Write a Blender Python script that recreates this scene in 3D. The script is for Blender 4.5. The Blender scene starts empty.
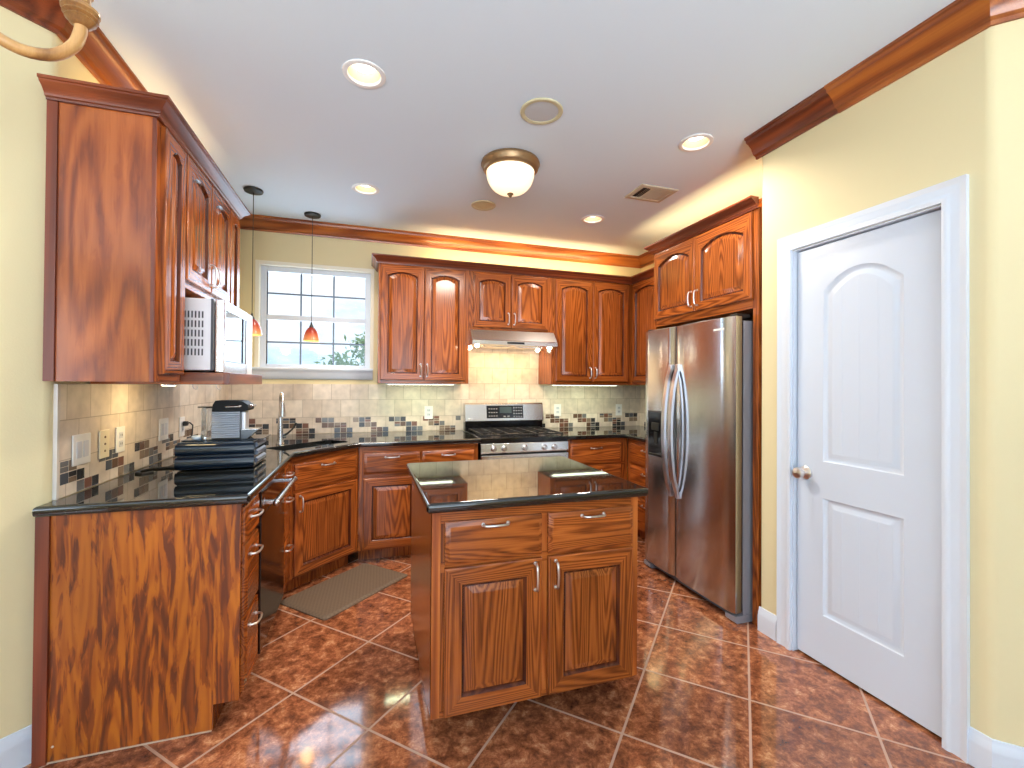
import bpy, bmesh, math, random
from mathutils import Vector, Matrix
random.seed(7)
R = math.radians
S = bpy.context.scene
COL = S.collection

# ------------------------------------------------------------------ camera
cam_data = bpy.data.cameras.new('camera')
cam = bpy.data.objects.new('camera', cam_data)
COL.objects.link(cam)
FPX, YAW, PITCH, ROLL, CY, EYE = 448.126, R(17.769), R(.469), R(.391), 380.434, 1.356
fw = Vector((math.sin(YAW) * math.cos(PITCH), math.cos(YAW) * math.cos(PITCH), math.sin(PITCH)))
rt0 = Vector((math.cos(YAW), -math.sin(YAW), 0))
up0 = rt0.cross(fw)
rt = rt0 * math.cos(ROLL) - up0 * -math.sin(ROLL) * -1
rt = rt0 * math.cos(ROLL) + up0 * math.sin(ROLL)
up = up0 * math.cos(ROLL) - rt0 * math.sin(ROLL)
M = Matrix.Identity(4)
for i in range(3):
    M[i][0], M[i][1], M[i][2] = rt[i], up[i], -fw[i]
M[2][3] = EYE
cam.matrix_world = M
cam_data.sensor_fit = 'HORIZONTAL'
cam_data.sensor_width = 36.0
cam_data.lens = FPX * 36.0 / 1024
cam_data.shift_y = (CY - 384) / 1024
cam_data.clip_start = .02
S.camera = cam

# ------------------------------------------------------------------ exposure
S.view_settings.view_transform = 'Standard'
S.view_settings.look = 'None'
S.view_settings.gamma = 1
S.view_settings.use_curve_mapping = False
S.view_settings.exposure = 0.0
S.cycles.use_denoising = True
S.cycles.max_bounces = 10
S.cycles.sample_clamp_indirect = 6.0
S.cycles.caustics_reflective = False
S.cycles.caustics_refractive = False

# ------------------------------------------------------------------ sky
W = bpy.data.worlds.new('sky')
S.world = W
W.use_nodes = True
nt = W.node_tree
nt.nodes.clear()
tc = nt.nodes.new('ShaderNodeTexCoord')
mp = nt.nodes.new('ShaderNodeMapping'); mp.inputs['Scale'].default_value = (2.2, 2.2, 5.0)
mp.inputs['Location'].default_value = (.6, .3, .35)
nz = nt.nodes.new('ShaderNodeTexNoise'); nz.inputs['Scale'].default_value = 1.7
nz.inputs['Detail'].default_value = 8; nz.inputs['Roughness'].default_value = .55
rp = nt.nodes.new('ShaderNodeValToRGB')
rp.color_ramp.elements[0].position = .40; rp.color_ramp.elements[0].color = (.46, .72, .88, 1)
rp.color_ramp.elements[1].position = .58; rp.color_ramp.elements[1].color = (.93, .96, .98, 1)
bg = nt.nodes.new('ShaderNodeBackground'); bg.inputs['Strength'].default_value = 1.35
wo = nt.nodes.new('ShaderNodeOutputWorld')
L = nt.links.new
L(tc.outputs['Generated'], mp.inputs['Vector']); L(mp.outputs['Vector'], nz.inputs['Vector'])
L(nz.outputs['Fac'], rp.inputs['Fac']); L(rp.outputs['Color'], bg.inputs['Color']); L(bg.outputs[0], wo.inputs['Surface'])


def area(name, loc, direction, sx, sy, power, color, spread=180):
    d = bpy.data.lights.new(name, 'AREA')
    d.shape = 'RECTANGLE'; d.size = sx; d.size_y = sy; d.energy = power; d.color = color
    d.spread = R(spread)
    o = bpy.data.objects.new(name, d); COL.objects.link(o)
    o.location = loc
    o.rotation_euler = Vector(direction).to_track_quat('-Z', 'Y').to_euler()
    return o


WARM = (1.0, .72, .34)
SOFT = (1.0, .90, .78)
DAY = (.68, .84, 1.0)
# daylight arriving through the breakfast room's windows behind the photographer, and through the kitchen window, plus an added ceiling fill
area('daylight_rear', (-.3, -3.24, 1.35), (0, 1, .05), 3.6, 2.0, 72, DAY)
area('ceiling_fill_rear', (-.3, -3.22, .95), (0, .75, 1), 3.6, 1.2, 200, (.84, .92, 1.0), 110)  # added upward fill that brightens the ceiling; no patio stands behind it
area('daylight_side', (-3.24, -1.5, 1.4), (1, 0, .2), 2.2, 1.8, 62, DAY)
area('daylight_kitchen', (-.435, 4.5, 1.92), (0, -1, .3), .9, .9, 15, DAY)
# warm rope light lying on top of the upper cabinets
area('rope_light_back', (1.5, 3.98, 2.40), (0, 1, .5), 1.9, .03, 11, WARM, 160)
area('rope_light_left', (-.86, 2.70, 2.40), (-1, 0, .4), .85, .03, 3.0, WARM, 150)
area('rope_light_fridge', (2.3, 2.75, 2.40), (1, 0, .6), 1.3, .03, 8, WARM, 160)

# ------------------------------------------------------------------ materials
def srgb(r, g, b):
    f = lambda c: (c / 255 / 12.92) if c / 255 <= .04045 else ((c / 255 + .055) / 1.055) ** 2.4
    return (f(r), f(g), f(b), 1)


def mat(name, color, rough=.5, metal=0.0, spec=.5, emit=None, estr=0, coat=0, trans=0, bump=None):
    m = bpy.data.materials.new(name); m.use_nodes = True
    n = m.node_tree.nodes; b = n['Principled BSDF']
    b.inputs['Base Color'].default_value = color
    b.inputs['Roughness'].default_value = rough
    b.inputs['Metallic'].default_value = metal
    b.inputs['Specular IOR Level'].default_value = spec
    if coat: b.inputs['Coat Weight'].default_value = coat; b.inputs['Coat Roughness'].default_value = .08
    if trans: b.inputs['Transmission Weight'].default_value = trans
    if emit: b.inputs['Emission Color'].default_value = emit; b.inputs['Emission Strength'].default_value = estr
    if bump:
        t = n.new('ShaderNodeTexCoord'); z = n.new('ShaderNodeTexNoise'); z.inputs['Scale'].default_value = bump[0]
        z.inputs['Detail'].default_value = 4
        k = n.new('ShaderNodeBump'); k.inputs['Strength'].default_value = bump[1]; k.inputs['Distance'].default_value = .01
        l = m.node_tree.links.new
        l(t.outputs['Object'], z.inputs['Vector']); l(z.outputs['Fac'], k.inputs['Height']); l(k.outputs[0], b.inputs['Normal'])
    return m


def ramp(n, stops):
    r = n.new('ShaderNodeValToRGB'); e = r.color_ramp.elements
    e[0].position, e[0].color = stops[0]
    e[1].position, e[1].color = stops[-1]
    for p, c in stops[1:-1]:
        x = e.new(p); x.color = c
    return r


def wood(name, axis, light, mid, dark, contour=12.0, across=7.0, along=.55, rough=.22, contrast=1.0, fine=.5, jitter=.02, flame=0.0):
    """stained oak: cathedral figure from contour lines of a stretched noise, short dark pores along the grain; flame = patchy plywood figure"""
    m = bpy.data.materials.new(name); m.use_nodes = True
    n = m.node_tree.nodes; l = m.node_tree.links.new; b = n['Principled BSDF']
    t = n.new('ShaderNodeTexCoord'); oi = n.new('ShaderNodeObjectInfo')
    ad = n.new('ShaderNodeVectorMath'); ad.operation = 'MULTIPLY_ADD'
    l(oi.outputs['Random'], ad.inputs[0]); ad.inputs[1].default_value = (13.1, 7.7, 21.3); l(t.outputs['Object'], ad.inputs[2])
    def noise(ac, al, detail, rgh=.5, dist=0):
        s_ = n.new('ShaderNodeMapping'); v = [ac] * 3; v['xyz'.index(axis)] = al
        s_.inputs['Scale'].default_value = v; l(ad.outputs[0], s_.inputs['Vector'])
        z = n.new('ShaderNodeTexNoise'); z.inputs['Scale'].default_value = 1; z.inputs['Detail'].default_value = detail
        z.inputs['Roughness'].default_value = rgh; z.inputs['Distortion'].default_value = dist
        l(s_.outputs[0], z.inputs['Vector']); return z.outputs['Fac']
    def math_(op, a, b_=None, c_=None):
        k = n.new('ShaderNodeMath'); k.operation = op
        for i_, v in enumerate((a, b_, c_)):
            if v is None: continue
            if isinstance(v, (int, float)): k.inputs[i_].default_value = v
            else: l(v, k.inputs[i_])
        return k.outputs[0]
    ph = math_('MULTIPLY_ADD', noise(70, 6, 2), jitter, noise(across, along, 1.0, .35))
    con = math_('MULTIPLY_ADD', math_('SINE', math_('MULTIPLY', ph, contour * 2 * math.pi)), .5, .5)
    if flame:
        fl = noise(32, 4.2, 4, .6, .6)
        mr = n.new('ShaderNodeMapRange'); mr.inputs[1].default_value = .44; mr.inputs[2].default_value = .52; l(fl, mr.inputs[0])
        mf = n.new('ShaderNodeMix'); mf.data_type = 'FLOAT'; mf.inputs[0].default_value = flame; l(con, mf.inputs[2]); l(mr.outputs[0], mf.inputs[3]); con = mf.outputs[0]
    pores = noise(230, 5.0, 3, .6)
    mx = n.new('ShaderNodeMix'); mx.data_type = 'FLOAT'; mx.inputs[0].default_value = fine
    l(con, mx.inputs[2]); l(pores, mx.inputs[3])
    r = ramp(n, [(.5 - contrast / 2 * .8, dark), (.5, mid), (.5 + contrast / 2 * .8, light)])
    l(mx.outputs[0], r.inputs['Fac'])
    hs = n.new('ShaderNodeHueSaturation'); vv = n.new('ShaderNodeMapRange'); vv.inputs[3].default_value = .78; vv.inputs[4].default_value = 1.22
    vv.inputs[1].default_value = .3; vv.inputs[2].default_value = .7
    l(noise(2.6, 1.3, 1.5), vv.inputs[0]); l(vv.outputs[0], hs.inputs['Value']); l(r.outputs['Color'], hs.inputs['Color'])
    l(hs.outputs[0], b.inputs['Base Color'])
    b.inputs['Roughness'].default_value = rough
    bp = n.new('ShaderNodeBump'); bp.inputs['Strength'].default_value = .04; bp.inputs['Distance'].default_value = .002
    l(pores, bp.inputs['Height']); l(bp.outputs[0], b.inputs['Normal'])
    return m


OAK = dict(light=srgb(179, 99, 40), mid=srgb(148, 76, 30), dark=srgb(86, 40, 16), contour=24, across=8.5, along=.5, rough=.2, contrast=.8, fine=.62)
M_OZ = wood('oak_upright_grain', 'z', **OAK)
M_OX = wood('oak_level_grain', 'x', **OAK)
M_OY = wood('oak_depth_grain', 'y', **OAK)
M_GLAZE = wood('oak_glazed_groove', 'z', light=srgb(110, 54, 26), mid=srgb(88, 40, 20), dark=srgb(60, 26, 14))
M_FLAME = wood('flame_oak_plywood', 'z', light=srgb(190, 106, 32), mid=srgb(160, 80, 27), dark=srgb(106, 50, 25), contour=12, across=9, along=.9, rough=.3, contrast=.95, fine=.16, jitter=.06, flame=.62)
M_UPEND = wood('plain_oak_plywood', 'z', light=srgb(186, 104, 50), mid=srgb(156, 80, 40), dark=srgb(108, 52, 32), contour=9, across=6, along=.9, rough=.2, contrast=1.25, fine=.3, jitter=.03, flame=.25)
MAH = dict(light=srgb(150, 76, 40), mid=srgb(122, 58, 32), dark=srgb(84, 36, 22), contour=8, rough=.3, contrast=1.1)
M_MAHX = wood('red_stained_moulding', 'x', **MAH)
M_MAHY = wood('red_stained_moulding_depth', 'y', **MAH)
M_MAHZ = wood('red_stained_strip', 'z', light=srgb(140, 70, 42), mid=srgb(118, 54, 32), dark=srgb(88, 40, 26), contour=5, rough=.35, contrast=1.2)
M_DARKGAP = mat('dark_interior', srgb(26, 16, 11), .8)
M_NICKEL = mat('satin_nickel', (.78, .74, .70, 1), .28, 1.0)
M_CHROME = mat('brushed_chrome', (.60, .60, .61, 1), .22, 1.0)
M_BLACK = mat('gloss_black', srgb(14, 14, 16), .12)
M_BLACKM = mat('matt_black', srgb(20, 20, 21), .5)
M_WHITE = mat('white_gloss_paint', srgb(208, 217, 230), .3)
M_WTRIM = mat('white_trim_paint', srgb(216, 224, 235), .35)
M_PLATE = mat('white_plastic', srgb(240, 239, 236), .35)
M_PLATEB = mat('pale_plastic_insert', srgb(214, 216, 222), .4)
M_IVORY = mat('ivory_plastic', srgb(232, 220, 190), .4)
M_GAP = mat('slot_black', srgb(18, 16, 15), .6)
M_YEL = mat('yellow_wall_paint', srgb(227, 213, 169), .75, bump=(180, .05))
M_CEIL = mat('ceiling_paint', srgb(224, 238, 250), .85, bump=(120, .05))
M_CREAM = mat('window_return_paint', srgb(240, 235, 216), .6)
M_BRONZE = mat('aged_bronze', srgb(150, 122, 88), .4, .7)
M_PEWTER = mat('dark_bronze', srgb(52, 54, 52), .4, .6)
M_SPKC = mat('speaker_cream', srgb(204, 196, 160), .6)


def steel(name, axis, base=(.62, .60, .58, 1), rough=.27):
    m = bpy.data.materials.new(name); m.use_nodes = True
    n = m.node_tree.nodes; l = m.node_tree.links.new; b = n['Principled BSDF']
    b.inputs['Base Color'].default_value = base; b.inputs['Metallic'].default_value = 1; b.inputs['Roughness'].default_value = rough
    t = n.new('ShaderNodeTexCoord'); s = n.new('ShaderNodeMapping'); v = [260] * 3; v['xyz'.index(axis)] = 2
    s.inputs['Scale'].default_value = v
    z = n.new('ShaderNodeTexNoise'); z.inputs['Scale'].default_value = 1
    mr = n.new('ShaderNodeMapRange'); mr.inputs[3].default_value = rough - .03; mr.inputs[4].default_value = rough + .04
    l(t.outputs['Object'], s.inputs[0]); l(s.outputs[0], z.inputs['Vector']); l(z.outputs['Fac'], mr.inputs[0]); l(mr.outputs[0], b.inputs['Roughness'])
    return m


M_STZ = mat('stainless_steel_upright', (.58, .60, .63, 1), .19, 1.0)
_n = M_STZ.node_tree.nodes; _t = _n.new('ShaderNodeTangent'); _t.direction_type = 'RADIAL'; _t.axis = 'Z'
M_STZ.node_tree.links.new(_t.outputs[0], _n['Principled BSDF'].inputs['Tangent']); _n['Principled BSDF'].inputs['Anisotropic'].default_value = .8; _n['Principled BSDF'].inputs['Anisotropic Rotation'].default_value = .25
M_STX = steel('stainless_steel_level', 'x', (.66, .63, .60, 1), .25)
M_SINK = steel('sink_steel', 'x', (.62, .63, .66, 1), .3)


def granite():
    m = bpy.data.materials.new('black_granite'); m.use_nodes = True
    n = m.node_tree.nodes; l = m.node_tree.links.new; b = n['Principled BSDF']
    t = n.new('ShaderNodeTexCoord')
    z = n.new('ShaderNodeTexNoise'); z.inputs['Scale'].default_value = 190; z.inputs['Detail'].default_value = 3
    r = ramp(n, [(.0, srgb(13, 14, 14)), (.60, srgb(20, 22, 21)), (.70, srgb(62, 64, 56)), (.82, srgb(120, 118, 104))])
    l(t.outputs['Object'], z.inputs['Vector']); l(z.outputs['Fac'], r.inputs['Fac']); l(r.outputs['Color'], b.inputs['Base Color'])
    b.inputs['Roughness'].default_value = .035; b.inputs['Specular IOR Level'].default_value = 1.0
    return m


M_GRAN = granite()


def floor_mat():
    m = bpy.data.materials.new('glazed_terracotta_tiles'); m.use_nodes = True
    n = m.node_tree.nodes; l = m.node_tree.links.new; b = n['Principled BSDF']
    t = n.new('ShaderNodeTexCoord')
    P = .443
    def dot(v):
        d = n.new('ShaderNodeVectorMath'); d.operation = 'DOT_PRODUCT'; d.inputs[1].default_value = v
        l(t.outputs['Object'], d.inputs[0]); return d.outputs['Value']
    q = 2 ** -.5
    def cell(val, off):
        a = n.new('ShaderNodeMath'); a.operation = 'ADD'; a.inputs[1].default_value = -off; l(val, a.inputs[0])
        d = n.new('ShaderNodeMath'); d.operation = 'DIVIDE'; d.inputs[1].default_value = P; l(a.outputs[0], d.inputs[0])
        fl = n.new('ShaderNodeMath'); fl.operation = 'FLOOR'; l(d.outputs[0], fl.inputs[0])
        fr = n.new('ShaderNodeMath'); fr.operation = 'FRACT'; l(d.outputs[0], fr.inputs[0])
        pp = n.new('ShaderNodeMath'); pp.operation = 'PINGPONG'; pp.inputs[1].default_value = .5; l(fr.outputs[0], pp.inputs[0])
        return fl.outputs[0], pp.outputs[0]
    fa, pa = cell(dot((q, q, 0)), -.012)
    fb, pb = cell(dot((-q, q, 0)), -.03)
    mn = n.new('ShaderNodeMath'); mn.operation = 'MINIMUM'; l(pa, mn.inputs[0]); l(pb, mn.inputs[1])
    gr = n.new('ShaderNodeMapRange'); gr.inputs[1].default_value = .0085; gr.inputs[2].default_value = .0125; l(mn.outputs[0], gr.inputs[0])
    cv = n.new('ShaderNodeCombineXYZ'); l(fa, cv.inputs[0]); l(fb, cv.inputs[1])
    wn = n.new('ShaderNodeTexWhiteNoise'); wn.noise_dimensions = '3D'; l(cv.outputs[0], wn.inputs['Vector'])
    off = n.new('ShaderNodeVectorMath'); off.operation = 'MULTIPLY_ADD'; off.inputs[1].default_value = (9, 9, 9)
    l(wn.outputs['Color'], off.inputs[0]); l(t.outputs['Object'], off.inputs[2])
    z = n.new('ShaderNodeTexNoise'); z.inputs['Scale'].default_value = 19; z.inputs['Detail'].default_value = 12; z.inputs['Roughness'].default_value = .78; z.inputs['Distortion'].default_value = .25
    l(off.outputs[0], z.inputs['Vector'])
    r = ramp(n, [(.34, srgb(74, 42, 29)), (.44, srgb(114, 65, 42)), (.505, srgb(145, 85, 55)), (.57, srgb(174, 110, 73)), (.68, srgb(220, 168, 126))])
    l(z.outputs['Fac'], r.inputs['Fac'])
    hs = n.new('ShaderNodeHueSaturation'); vr = n.new('ShaderNodeMapRange'); vr.inputs[3].default_value = .85; vr.inputs[4].default_value = 1.15
    l(wn.outputs['Value'], vr.inputs[0]); l(vr.outputs[0], hs.inputs['Value']); l(r.outputs['Color'], hs.inputs['Color'])
    mx = n.new('ShaderNodeMix'); mx.data_type = 'RGBA'; l(gr.outputs[0], mx.inputs[0]); mx.inputs[6].default_value = srgb(176, 140, 118); l(hs.outputs[0], mx.inputs[7])
    l(mx.outputs[2], b.inputs['Base Color'])
    ro = n.new('ShaderNodeMapRange'); ro.inputs[3].default_value = .6; ro.inputs[4].default_value = .08; l(gr.outputs[0], ro.inputs[0]); l(ro.outputs[0], b.inputs['Roughness'])
    b.inputs['Specular IOR Level'].default_value = .9
    bp = n.new('ShaderNodeBump'); bp.inputs['Strength'].default_value = .25; bp.inputs['Distance'].default_value = .004
    l(gr.outputs[0], bp.inputs['Height']); l(bp.outputs[0], b.inputs['Normal'])
    return m


M_FLOOR = floor_mat()


def tile_mat(name, axis):
    """tumbled travertine tiles, 152 mm, running bond, in the plane of a wall"""
    m = bpy.data.materials.new(name); m.use_nodes = True
    n = m.node_tree.nodes; l = m.node_tree.links.new; b = n['Principled BSDF']
    t = n.new('ShaderNodeTexCoord'); sp = n.new('ShaderNodeSeparateXYZ'); l(t.outputs['Object'], sp.inputs[0])
    cb = n.new('ShaderNodeCombineXYZ'); l(sp.outputs['xyz'.index(axis)], cb.inputs[0])
    zz = n.new('ShaderNodeMath'); zz.operation = 'ADD'; zz.inputs[1].default_value = -1.055 + .152 * 10; l(sp.outputs[2], zz.inputs[0]); l(zz.outputs[0], cb.inputs[1])
    br = n.new('ShaderNodeTexBrick'); br.offset = .5; br.inputs['Scale'].default_value = 1
    br.inputs['Brick Width'].default_value = .154; br.inputs['Row Height'].default_value = .152; br.inputs['Mortar Size'].default_value = .0022
    br.inputs['Mortar Smooth'].default_value = .3; br.inputs['Bias'].default_value = 0
    br.inputs['Color1'].default_value = srgb(228, 216, 200); br.inputs['Color2'].default_value = srgb(210, 194, 176); br.inputs['Mortar'].default_value = srgb(176, 160, 140)
    l(cb.outputs[0], br.inputs['Vector'])
    z = n.new('ShaderNodeTexNoise'); z.inputs['Scale'].default_value = 16; z.inputs['Detail'].default_value = 6; l(t.outputs['Object'], z.inputs['Vector'])
    vr = n.new('ShaderNodeMapRange'); vr.inputs[3].default_value = .86; vr.inputs[4].default_value = 1.14; vr.inputs[1].default_value = .3; vr.inputs[2].default_value = .7
    l(z.outputs['Fac'], vr.inputs[0])
    hs = n.new('ShaderNodeHueSaturation'); l(vr.outputs[0], hs.inputs['Value']); l(br.outputs['Color'], hs.inputs['Color']); l(hs.outputs[0], b.inputs['Base Color'])
    b.inputs['Roughness'].default_value = .45
    bp = n.new('ShaderNodeBump'); bp.inputs['Strength'].default_value = .3; bp.inputs['Distance'].default_value = .003; bp.invert = True
    l(br.outputs['Fac'], bp.inputs['Height']); l(bp.outputs[0], b.inputs['Normal'])
    return m


M_TILEX = tile_mat('travertine_tiles_facing', 'x')
M_TILEY = tile_mat('travertine_tiles_side', 'y')
MOSAIC = [mat('mosaic_' + nm, srgb(*c), .2) for nm, c in (
    ('slate', (86, 90, 98)), ('charcoal', (58, 58, 60)), ('umber', (104, 80, 66)), ('taupe', (138, 120, 102)), ('grey', (118, 118, 118)), ('rust', (122, 84, 70)))]

# ------------------------------------------------------------------ mesh helpers
class B:
    def __init__(s): s.bm = bmesh.new()
    def box(s, x0, x1, y0, y1, z0, z1, bev=0, mi=0, seg=2):
        v = [s.bm.verts.new(p) for p in ((x0,y0,z0),(x1,y0,z0),(x1,y1,z0),(x0,y1,z0),(x0,y0,z1),(x1,y0,z1),(x1,y1,z1),(x0,y1,z1))]
        fs = [s.bm.faces.new([v[i] for i in q]) for q in ((0,3,2,1),(4,5,6,7),(0,1,5,4),(1,2,6,5),(2,3,7,6),(3,0,4,7))]
        for f in fs: f.material_index = mi
        if bev:
            es = list({e for f in fs for e in f.edges})
            r = bmesh.ops.bevel(s.bm, geom=es, offset=bev, segments=seg, profile=.5, affect='EDGES')
            for f in r['faces']: f.material_index = mi
        return s
    def loops(s, ls, cap0=True, cap1=True, mi=0, closed=True, ring=False, mif=None):
        vs = [[s.bm.verts.new(p) for p in l] for l in ls]
        n = len(vs[0]); k = len(vs)
        for a in range(k if ring else k - 1):
            A, C = vs[a], vs[(a + 1) % k]
            for i in range(n if closed else n - 1):
                j = (i + 1) % n
                try:
                    f = s.bm.faces.new((A[i], A[j], C[j], C[i]))
                    f.material_index = mif(a, i) if mif else mi
                except ValueError: pass
        if not ring:
            if cap0: s.bm.faces.new(vs[0][::-1]).material_index = mi
            if cap1: s.bm.faces.new(vs[-1]).material_index = mi
        return s
    def prism(s, pts, axis, a0, a1, mi=0):
        def p3(p, a):
            return {'x': (a, p[0], p[1]), 'y': (p[0], a, p[1]), 'z': (p[0], p[1], a)}[axis]
        return s.loops([[p3(p, a0) for p in pts], [p3(p, a1) for p in pts]], mi=mi)
    def tube(s, pts, r, seg=10, mi=0, closed=False):
        pts = [Vector(p) for p in pts]; n = len(pts)
        rs = r if isinstance(r, (list, tuple)) else [r] * n
        up = None; rings = []
        for i in range(n):
            if closed: t = (pts[(i + 1) % n] - pts[i - 1])
            else: t = pts[min(i + 1, n - 1)] - pts[max(i - 1, 0)]
            t.normalize()
            if up is None:
                up = t.orthogonal().normalized()
            else:
                up = (up - t * up.dot(t)).normalized()
            w = t.cross(up)
            rings.append([pts[i] + (up * math.cos(2 * math.pi * k / seg) + w * math.sin(2 * math.pi * k / seg)) * rs[i] for k in range(seg)])
        return s.loops(rings, mi=mi, ring=closed)
    def lathe(s, prof, c=(0, 0, 0), seg=32, axis='z', mi=0, cap=True):
        rings = []
        for r, h in prof:
            ring = []
            for k in range(seg):
                a = 2 * math.pi * k / seg; u, w = r * math.cos(a), r * math.sin(a)
                p = {'z': (u, w, h), 'y': (w, h, u), 'x': (h, u, w)}[axis]
                ring.append((p[0] + c[0], p[1] + c[1], p[2] + c[2]))
            rings.append(ring)
        return s.loops(rings, cap0=cap, cap1=cap, mi=mi)
    def sphere(s, c, r, seg=16, mi=0, sz=1):
        n = seg // 2
        return s.lathe([(max(r * math.sin(math.pi * i / n), 1e-4), -r * sz * math.cos(math.pi * i / n)) for i in range(n + 1)], c, seg, mi=mi)
    def obj(s, name, mats, parent=None, smooth=35, loc=None, rz=0):
        bmesh.ops.remove_doubles(s.bm, verts=s.bm.verts, dist=1e-6)
        bmesh.ops.recalc_face_normals(s.bm, faces=s.bm.faces)
        me = bpy.data.meshes.new(name); s.bm.to_mesh(me); s.bm.free()
        for m in (mats if isinstance(mats, (list, tuple)) else [mats]): me.materials.append(m)
        if smooth:
            for p in me.polygons: p.use_smooth = True
            me.set_sharp_from_angle(angle=R(smooth))
        o = bpy.data.objects.new(name, me); COL.objects.link(o)
        if parent: o.parent = parent
        if loc: o.location = loc
        if rz: o.rotation_euler.z = rz
        if smooth:
            wn = o.modifiers.new('weighted_normals', 'WEIGHTED_NORMAL'); wn.keep_sharp = True; wn.weight = 80
        return o


def thing(name, label, cat, loc=(0, 0, 0), rz=0, group=None):
    o = bpy.data.objects.new(name, None); COL.objects.link(o)
    o.empty_display_size = .1
    o.location = loc; o.rotation_euler = (0, 0, rz)
    o['label'] = label; o['category'] = cat
    if group: o['group'] = group
    return o


def tag(o, label, cat, group=None, kind=None):
    o['label'] = label; o['category'] = cat
    if group: o['group'] = group
    if kind: o['kind'] = kind
    return o


def struct(o, label=None, cat=None):
    o['kind'] = 'structure'
    if label: o['label'] = label
    if cat: o['category'] = cat
    return o


def copy_tree(o, parent=None):
    c = o.copy(); COL.objects.link(c)
    if parent: c.parent = parent
    for ch in list(o.children): copy_tree(ch, c)
    return c


def sweep(path, prof, i0=None, i1=None):
    """moulding along a plan path (2-D points); profile (out, z), out to the right of travel; mitred corners"""
    n = len(path); i0 = 0 if i0 is None else i0; i1 = n - 1 if i1 is None else i1
    def nrm(a, b):
        d = Vector((b[0] - a[0], b[1] - a[1])).normalized(); return Vector((d.y, -d.x))
    ls = []
    for i in range(i0, i1 + 1):
        ns = []
        if i > 0: ns.append(nrm(path[i - 1], path[i]))
        if i < n - 1: ns.append(nrm(path[i], path[i + 1]))
        m = sum(ns, Vector((0, 0))).normalized(); k = 1 / max(m.dot(ns[0]), .3)
        ls.append([(path[i][0] + m.x * o * k, path[i][1] + m.y * o * k, z) for o, z in prof])
    return B().loops(ls)


# ------------------------------------------------------------------ dimensions
XL, YB, XR, XP, H = -1.109, 4.25, 2.84, 2.085, 2.74
CT = .915

# ------------------------------------------------------------------ room shell
f = B().box(-3.4, 4.2, -3.4, 4.4, -.1, 0).obj('floor', M_FLOOR, smooth=0); struct(f, 'glossy brown marbled tile floor laid diagonally', 'floor')
CANS = ((-.03, 2.105), (-.03, 3.352), (1.765, 2.105), (1.775, 3.352))
cb_ = B(); cbm = cb_.bm
def ring_edges(vs): return [cbm.edges.new((vs[i], vs[(i + 1) % len(vs)])) for i in range(len(vs))]
ed_ = ring_edges([cbm.verts.new(p) for p in ((-3.4, -3.4, H), (4.2, -3.4, H), (4.2, 4.4, H), (-3.4, 4.4, H))])
for cx_, cy_ in CANS: ed_ += ring_edges([cbm.verts.new((cx_ + .072 * math.cos(a * math.pi / 16), cy_ + .072 * math.sin(a * math.pi / 16), H)) for a in range(32)])
bmesh.ops.triangle_fill(cbm, edges=ed_, use_beauty=True)
cb_.box(-3.4, 4.2, -3.4, 4.4, H + .16, H + .2)
for e_ in ((-3.4, -3.38, -3.4, 4.4), (4.18, 4.2, -3.4, 4.4), (-3.38, 4.18, -3.4, -3.38), (-3.38, 4.18, 4.38, 4.4)): cb_.box(*e_, H, H + .16)
c = cb_.obj('ceiling', M_CEIL, smooth=0); struct(c, 'flat off white ceiling over the kitchen', 'ceiling')


def arc(cx, cy, r, a0, a1, n=6):
    return [(cx + r * math.cos(R(a0 + (a1 - a0) * i / n)), cy + r * math.sin(R(a0 + (a1 - a0) * i / n))) for i in range(n + 1)]


# left wall with the angled wall towards the breakfast room, one rounded corner
q = 2 ** -.5
w = B()
w.prism([(XL, YB + .12), (XL - .12, YB + .12), (XL - .12, 2.10), (XL, 2.10)], 'z', 0, H)
struct(w.obj('wall_left', M_YEL, smooth=0), 'yellow wall behind the left cabinets', 'wall')
w = B()
crn = arc(XL - .05, 2.10, .05, 0, -45, 5)
w.prism([(XL - .02, 2.10)] + crn + [(crn[-1][0] - 2.06, crn[-1][1] - 2.06), (crn[-1][0] - 2.15, crn[-1][1] - 1.97), (XL - .13, 2.10)], 'z', 0, H)
struct(w.obj('wall_near_left', M_YEL, smooth=30), 'pale yellow angled wall at the left edge', 'wall')
# back wall with window opening
wx0, wx1, wz0, wz1 = -.888, .018, 1.47, 2.362
w = B()
for b_ in ((XL - .12, wx0, 0, H), (wx1, XR + .12, 0, H), (wx0, wx1, 0, wz0), (wx0, wx1, wz1, H)):
    w.box(b_[0], b_[1], YB, YB + .14, b_[2], b_[3])
struct(w.obj('wall_back', M_YEL, smooth=0), 'yellow back wall with the window and the range', 'wall')
w = B().box(XR, XR + .12, 1.9, YB, 0, H)
struct(w.obj('wall_right', M_YEL, smooth=0), 'yellow wall behind the fridge', 'wall')
# pantry wall with door opening and the angled wall on its right
dy0, dy1, dzt = 1.125, 1.757, 2.053
w = B()
far = arc(XP + .02, 1.942, .02, 90, 180, 5)
w.prism(far + [(XP, dy1), (XP + .115, dy1), (XP + .115, 1.85), (XR, 1.85), (XR, 1.962)], 'z', 0, H)
near = [(XP + .05 + .05 * math.cos(R(a)), 1.005 + .05 * math.sin(R(a))) for a in (180, 189, 198, 207, 216, 225)]
ex, ey = near[-1]
w.prism([(XP, dy0)] + near + [(ex + 2.0, ey - 2.0), (ex + 2.08, ey - 1.92), (XP + .115, ey + .09), (XP + .115, dy0)], 'z', 0, H)
w.box(XP, XP + .115, dy0, dy1, dzt, H)
w.box(XP + .7, XP + .74, .9, 1.85, 0, H)
struct(w.obj('wall_pantry', M_YEL, smooth=30), 'yellow pantry wall around the white door', 'wall')
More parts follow.
